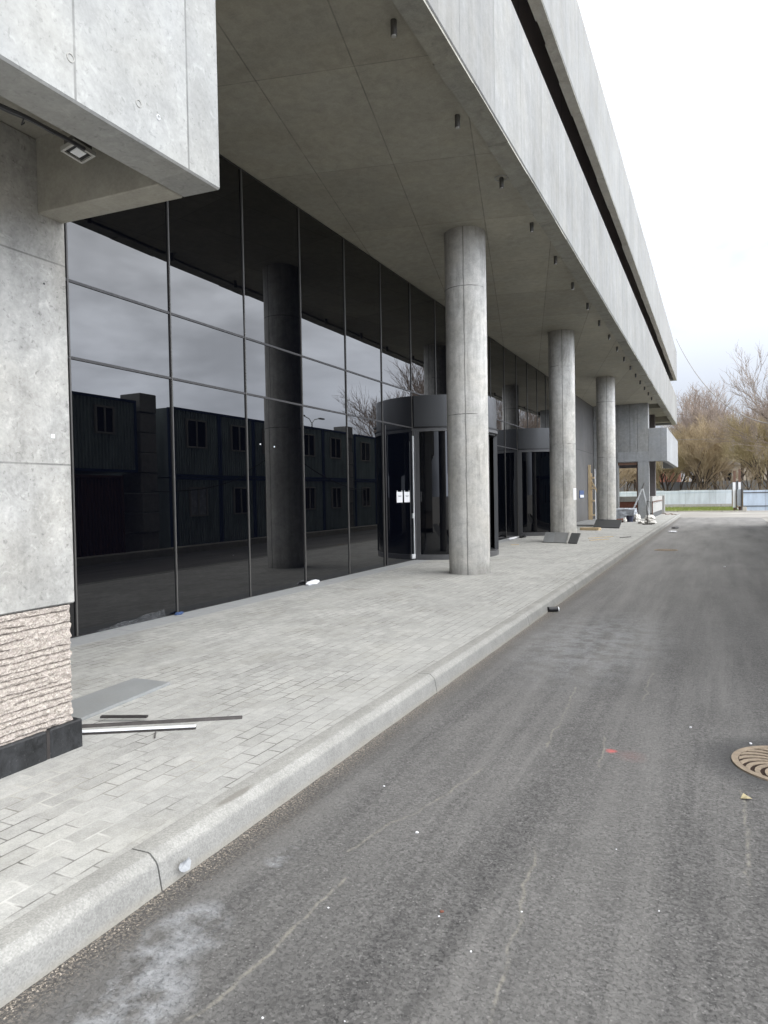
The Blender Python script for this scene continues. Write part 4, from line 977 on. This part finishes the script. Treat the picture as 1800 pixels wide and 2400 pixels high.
# ------------------------------------------------------------------ trees
def make_tree(seed, height, stems, spread, levels, twig, trunk_frac, kids, up=.25, lean=.15, dense=1.0):
    r = random.Random(seed); T = MB(); C = MB()
    def rdir(d, ang):
        a = d.orthogonal().normalized(); b = d.cross(a); t = r.uniform(0, 6.283); return (d * math.cos(ang) + (a * math.cos(t) + b * math.sin(t)) * math.sin(ang)).normalized()
    def grow(p, d, L, rad_, lev):
        n = 4 if lev < 2 else 3; pts = [p]; dd = d.copy()
        for i in range(n):
            dd = (dd + Vector((r.gauss(0, .13), r.gauss(0, .13), r.gauss(0, .08) + up * .12))).normalized(); pts.append(pts[-1] + dd * L / n)
        r2 = rad_ * (.55 if lev < levels else .4)
        (T if lev < 2 else C).tube(pts, rad_, 6 if lev < 2 else 3, r2)
        if lev >= levels: return
        nk = kids[lev] if lev < len(kids) else 3
        nk = max(2, int(nk * dense + r.random()))
        for k_ in range(nk):
            f = r.uniform(.3, 1.0) if k_ else 1.0
            i = min(int(f * n), n - 1); q = pts[i].lerp(pts[i + 1], f * n - i)
            nd = rdir(dd if f > .9 else (pts[i + 1] - pts[i]).normalized(), r.uniform(.3, spread)); nd = (nd + Vector((0, 0, up))).normalized()
            grow(q, nd, L * r.uniform(.5, .78), max(rad_ * r.uniform(.4, .6), twig), lev + 1)
    for s_ in range(stems):
        a = 6.283 * s_ / stems + r.random(); ln = lean * r.uniform(.5, 1.3)
        d = Vector((math.cos(a) * ln, math.sin(a) * ln, 1)).normalized()
        grow(Vector((.3 * math.cos(a) * (stems > 1), .3 * math.sin(a) * (stems > 1), -.05)), d, height * trunk_frac * r.uniform(.85, 1.1), height * .013, 0)
    def mesh(mb, nm):
        me = bpy.data.meshes.new(nm); me.from_pydata(mb.v, [], mb.f); return me
    return mesh(T, 'trunk'), mesh(C, 'crown')
kinds = {
    'bare': [make_tree(s, 17.3, 1, .75, 5, .014, .36, (5, 5, 5, 5, 4), .22) for s in (1, 2)],
    'tan': [make_tree(s, 11.0, 3, .7, 4, .012, .36, (6, 7, 7, 6), .22, .38) for s in (5, 6)],
    'forked': [make_tree(9, 8.0, 1, .9, 4, .012, .32, (5, 5, 5, 4), .1)],
}
def tree(kind, var, x, y, rz, sc, tw, label, cat='tree', group='bare trees beyond the fence', name='bare_tree'):
    t = thing(name, (x, y, -.03), label, cat, group); t.rotation_euler = (0, 0, rz); t.scale = (sc, sc, sc)
    for me, nm, mt in zip(kinds[kind][var], ('trunk', 'crown'), ('bark', tw)):
        m2 = me.copy() if me.materials else me
        if me.materials: m2.materials.clear()
        m2.materials.append(M[mt]); o = bpy.data.objects.new(nm, m2); COL.objects.link(o); o.parent = t
TL = [
 ('tan', 0, -2.0, 74, .3, .98, 'twig_tan', 'tan budding tree with forked stems just behind the sheet fence'),
 ('tan', 1, -3.9, 77, 1.9, .90, 'twig_olive', 'olive tan tree beside the end of the building'),
 ('tan', 0, -.5, 78, 3.9, 1.0, 'twig_tan', 'dense tan tree left of the stubby trunk'),
 ('forked', 0, .55, 73, .7, .72, 'twig_brown', 'stubby dark forked tree behind the fence near the white posts'),
 ('bare', 0, 1.8, 82, 2.2, .98, 'twig_grey', 'tall bare grey tree rising highest above the gate'),
 ('bare', 1, 4.6, 79, .4, .92, 'twig_grey', 'tall bare tree at the right edge over the gate'),
 ('bare', 1, -1.2, 92, 4.2, .98, 'twig_grey', 'slender bare tree far behind the tan trees'),
 ('tan', 1, 4.1, 73, 5.2, .95, 'twig_olive', 'olive tree at the right edge behind the gate'),
 ('bare', 0, -5.0, 88, 5.0, .85, 'twig_grey', 'bare grey tree showing beside the building corner'),
 ('bare', 0, .3, 86, 1.2, .9, 'twig_grey', 'bare tree between the tan trees and the tallest tree'),
 ('bare', 1, 3.3, 88, 2.9, 1.0, 'twig_grey', 'bare tree behind the house roof right of the tallest tree'),
 ('bare', 0, 5.9, 84, .2, .95, 'twig_grey', 'bare tree cut by the right edge of the picture'),
 ('forked', 0, 2.9, 71, 3.1, .85, 'twig_brown', 'low dark crooked tree directly behind the blue gate'),
 ('tan', 0, -7.9, 76, 1.1, .8, 'twig_brown', 'brown tree seen through the opening in the end wall'),
 ('tan', 1, -9.6, 73, 2.6, .7, 'twig_tan', 'tan tree seen at the left of the end wall opening'),
 ('bare', 0, 15.2, 60, 1.5, 1.2, 'twig_grey', 'bare tree behind the site cabins reflected beside the near door'),
 ('bare', 1, 18, 63, 2.5, 1.1, 'twig_grey', 'second bare tree behind the site cabins seen only in the glass'),
 ('bare', 0, 7.6, 70, 3.4, .9, 'twig_grey', 'bare tree to the right of the lane reflected beside the middle column'),
 ('bare', 1, 10.5, 74, .9, .9, 'twig_grey', 'tall bare tree far to the right of the gate'),
 ('bare', 1, 6.2, 66, 5.6, .8, 'twig_grey', 'bare tree standing right of the gate outside the lane'),
]
for a in TL: tree(a[0], a[1], a[2], a[3], a[4], a[5], a[6], a[7])
# far wood: one mass
C = MB(); rnd = random.Random(77)
for i in range(5200):
    x = rnd.uniform(-45, 60); y = rnd.uniform(108, 126); h = rnd.uniform(3, 9.0) * (.75 + .35 * mnoise.noise(Vector((x * .12, 0, 3)))); a = rnd.uniform(-.35, .35); w = rnd.uniform(.025, .07)
    z0 = rnd.uniform(0, h * .6); z1 = min(h, z0 + rnd.uniform(1.5, 4))
    C.add([(x - w, y, z0), (x + w, y, z0), (x + a * (z1 - z0), y + rnd.uniform(-1, 1), z1)], [(0, 1, 2)])
o = C.build('far_wood', 'twig_brown'); tag(o, 'far brown bare wood closing the view behind the house and trees', 'wood', kind='stuff')
# undergrowth between the fences
C = MB()
for i in range(5000):
    x = rnd.uniform(-14, 12); y = rnd.uniform(69, 79); h = rnd.uniform(.8, 3.2) * (.7 + .5 * mnoise.noise(Vector((x * .4, y * .2, 5)))); w = rnd.uniform(.008, .02); dx, dy = rnd.gauss(0, .5), rnd.gauss(0, .4)
    C.add([(x - w, y, 0), (x + w, y, 0), (x + dx, y + dy, max(h, .4))], [(0, 1, 2)])
o = C.build('undergrowth', 'twig_brown'); tag(o, 'tangle of brown leafless undergrowth between the fences', 'undergrowth', kind='stuff')

# ------------------------------------------------------------------ site cabins across the lane (seen in the glass)
def cabin(y0, y1, z0, z1, mat, label, win=None, broken=False, x0=2.66, depth=6.0, frame='cabf'):
    t = thing('site_cabin', (x0 + depth / 2, (y0 + y1) / 2, z0), label, 'site cabin', 'stacked site cabins across the lane')
    b = MB(); fr = .07; n = max(6, int((y1 - y0 - 2 * fr) / .11)); st = (y1 - y0 - 2 * fr) / n
    xs = x0 + .035
    wy0, wy1, wz0, wz1 = win if win else (99, 99, 99, 99)
    for i in range(n):
        a = y0 + fr + st * i
        segs = [(z0 + fr, z1 - fr)]
        if a + st > wy0 and a < wy1: segs = [(z0 + fr, wz0), (wz1, z1 - fr)]
        for (q0, q1) in segs:
            b.add([(xs, a, q0), (xs, a + st * .4, q0), (xs + .03, a + st * .5, q0), (xs + .03, a + st * .9, q0), (xs, a + st, q0),
                   (xs, a, q1), (xs, a + st * .4, q1), (xs + .03, a + st * .5, q1), (xs + .03, a + st * .9, q1), (xs, a + st, q1)],
                  [(i_, i_ + 1, i_ + 6, i_ + 5) for i_ in range(4)])
    b.box(x0 + .08, x0 + depth, y0 + .01, y1 - .01, z0 + .01, z1 - .01)
    b.build('body', mat, t)
    f = MB()
    for yy in (y0, y1 - fr): f.box(x0, x0 + fr, yy, yy + fr, z0, z1)
    for zz in (z0, z1 - fr): f.box(x0 + .002, x0 + fr, y0 + fr, y1 - fr, zz, zz + fr)
    f.build('frame', frame, t)
    if win:
        w_ = MB(); t_ = .05
        w_.box(x0 - .01, x0 + .06, wy0, wy1, wz0, wz0 + t_).box(x0 - .01, x0 + .06, wy0, wy1, wz1 - t_, wz1).box(x0 - .01, x0 + .06, wy0, wy0 + t_, wz0 + t_, wz1 - t_).box(x0 - .01, x0 + .06, wy1 - t_, wy1, wz0 + t_, wz1 - t_)
        w_.box(x0 - .008, x0 + .05, (wy0 + wy1) / 2 - .02, (wy0 + wy1) / 2 + .02, wz0 + t_, wz1 - t_)
        wo = w_.build('window', 'winframe', t)
        MB().box(x0 + .03, x0 + .04, wy0 + t_, wy1 - t_, wz0 + t_, wz1 - t_).build('pane', 'winglass' if not broken else 'film', wo)
    return t
zm, zt = 2.32, 4.42
cabin(8.3, 14.2, .13, zm, 'cabd', 'dull red ribbed container under the first grey cabin', frame='cabd')
cabin(11.9, 14.75, zm + .1, 4.46, 'cab', 'upper grey green cabin standing on the red container', (13.3, 13.95, 3.45, 4.2))
cabin(5.0, 11.7, zm + .1, 4.46, 'cab', 'upper long grey cabin nearest the camera across the lane', (8.0, 8.8, 3.2, 4.1))
for i, (a, b) in enumerate(((16.04, 18.17), (18.19, 20.32), (20.34, 22.47), (22.65, 24.82), (24.84, 26.95), (28.04, 30.2), (30.22, 32.4), (32.42, 34.5))):
    nm = ['first', 'second', 'third', 'fourth', 'fifth', 'sixth', 'seventh', 'eighth'][i]
    m_ = (a + b) / 2
    cabin(a, b, .13, zm - .02, 'cab', nm + ' lower grey green cabin counted from the block stack', (m_ - .42, m_ + .40, 1.08, 2.0), i == 0)
    cabin(a, b, zm, zt, 'cab', nm + ' upper grey green cabin counted from the block stack', (m_ - .48, m_ + .44, 3.22, 4.12))
def stack(y0, y1, label):
    t = thing('block_stack', (3.0, (y0 + y1) / 2, .12), label, 'block stack', 'stacks of concrete blocks between the cabins')
    z = .12; i = 0
    while z < 4.6:
        h = .58; d = rnd.uniform(-.06, .06); MB().box(2.72 + d, 3.5 + d, y0 + d * .6, y1 + d * .6, z, min(z + h - .015, 4.72)).build('block', 'stackc', t, bevel=.02); z += h
stack(14.95, 15.6, 'concrete block stack between the red container and the grey cabins'); stack(27.1, 27.9, 'farther concrete block stack between two groups of cabins')
t = thing('street_lamp', (10, 35.8, 0), 'slim two armed street lamp behind the site cabins', 'street lamp')
MB().cyl((10, 35.8), .07, -.03, 6.1, 10, .05).build('pole', 'steel', t)
for s_ in (-1, 1):
    MB().tube([(10, 35.8, 6.05), (10, 35.8 + s_ * .3, 6.3), (10, 35.8 + s_ * .9, 6.42)], .03, 6).build('arm', 'steel', t)
    MB().box(9.92, 10.08, 35.8 + s_ * 1.1 - .25, 35.8 + s_ * 1.1 + .25, 6.38, 6.46).build('lamp_head', 'lamp', t)
o = MB().tube(sag((2.62, 21.5, 3.7), (2.60, 29, 1.9), .5), .02, 6).tube(sag((2.62, 15.2, 1.9), (2.6, 21.2, 3.1), .4), .015, 6).build('cabin_cable', 'black'); tag(o, 'dark cables looped along the cabin fronts', 'cable')

# ------------------------------------------------------------------ world and sun
SUN_AZ = 82; SUN_EL = 58     # azimuth from +Y towards +X
w = bpy.data.worlds.new('World'); scene.world = w
n = NT(w)
tc = n.node('ShaderNodeTexCoord').outputs['Generated']
sky = n.node('ShaderNodeTexSky', sky_type='NISHITA'); sky.sun_disc = False
sky.sun_elevation = rad(SUN_EL); sky.sun_rotation = rad(SUN_AZ); sky.air_density = 1.2; sky.dust_density = 3.0
s = n.sep(tc)
STR = .1
el = n.mr(s[2], -.02, .75, 0, 1)
side = n.mr(s[0], .12, .75, 0, 1, True)
lum = n.add(n.mr(el, .10, .60, .58, 1.9), n.mul(side, 4.6))
cv = n.vmul(tc, (1.3, 1.0, 2.8))
c1 = n.noise(cv, 1.7, 5, .55, .5); c2 = n.noise(n.vadd(cv, (4, 1, 2)), 4.2, 4, .55, .3)
cl = n.add(n.mul(c1, .7), n.mul(c2, .3))
lum = n.mul(lum, n.mr(cl, .36, .60, .62, 1.14, True))
tint = n.mix(n.mr(el, .02, .65, 0, 1), (.86, .935, 1.09), (.97, .99, 1.02))
cloud = n.mix(1.0, tint, n.comb(lum, lum, lum), 'MULTIPLY')
cloud = n.mix(1.0, cloud, (1 / STR, 1 / STR, 1 / STR), 'MULTIPLY')
col = n.mix(.86, sky.outputs[0], cloud)
bg = n.node('ShaderNodeBackground'); n.set(bg.inputs[0], col); bg.inputs[1].default_value = STR
wo = n.node('ShaderNodeOutputWorld'); n.t.links.new(bg.outputs[0], wo.inputs[0])
sd_ = bpy.data.lights.new('sun', 'SUN'); sd_.energy = .9; sd_.angle = rad(35); sd_.color = (1, .97, .92)
so = bpy.data.objects.new('sun', sd_); COL.objects.link(so)
dirv = Vector((math.sin(rad(SUN_AZ)) * math.cos(rad(SUN_EL)), math.cos(rad(SUN_AZ)) * math.cos(rad(SUN_EL)), math.sin(rad(SUN_EL))))
so.rotation_euler = dirv.to_track_quat('Z', 'Y').to_euler(); so.location = (20, 10, 30)

scene.render.engine = 'CYCLES'
scene.cycles.max_bounces = 8; scene.cycles.diffuse_bounces = 4; scene.cycles.glossy_bounces = 4
scene.cycles.use_denoising = True
scene.cycles.sample_clamp_indirect = 6
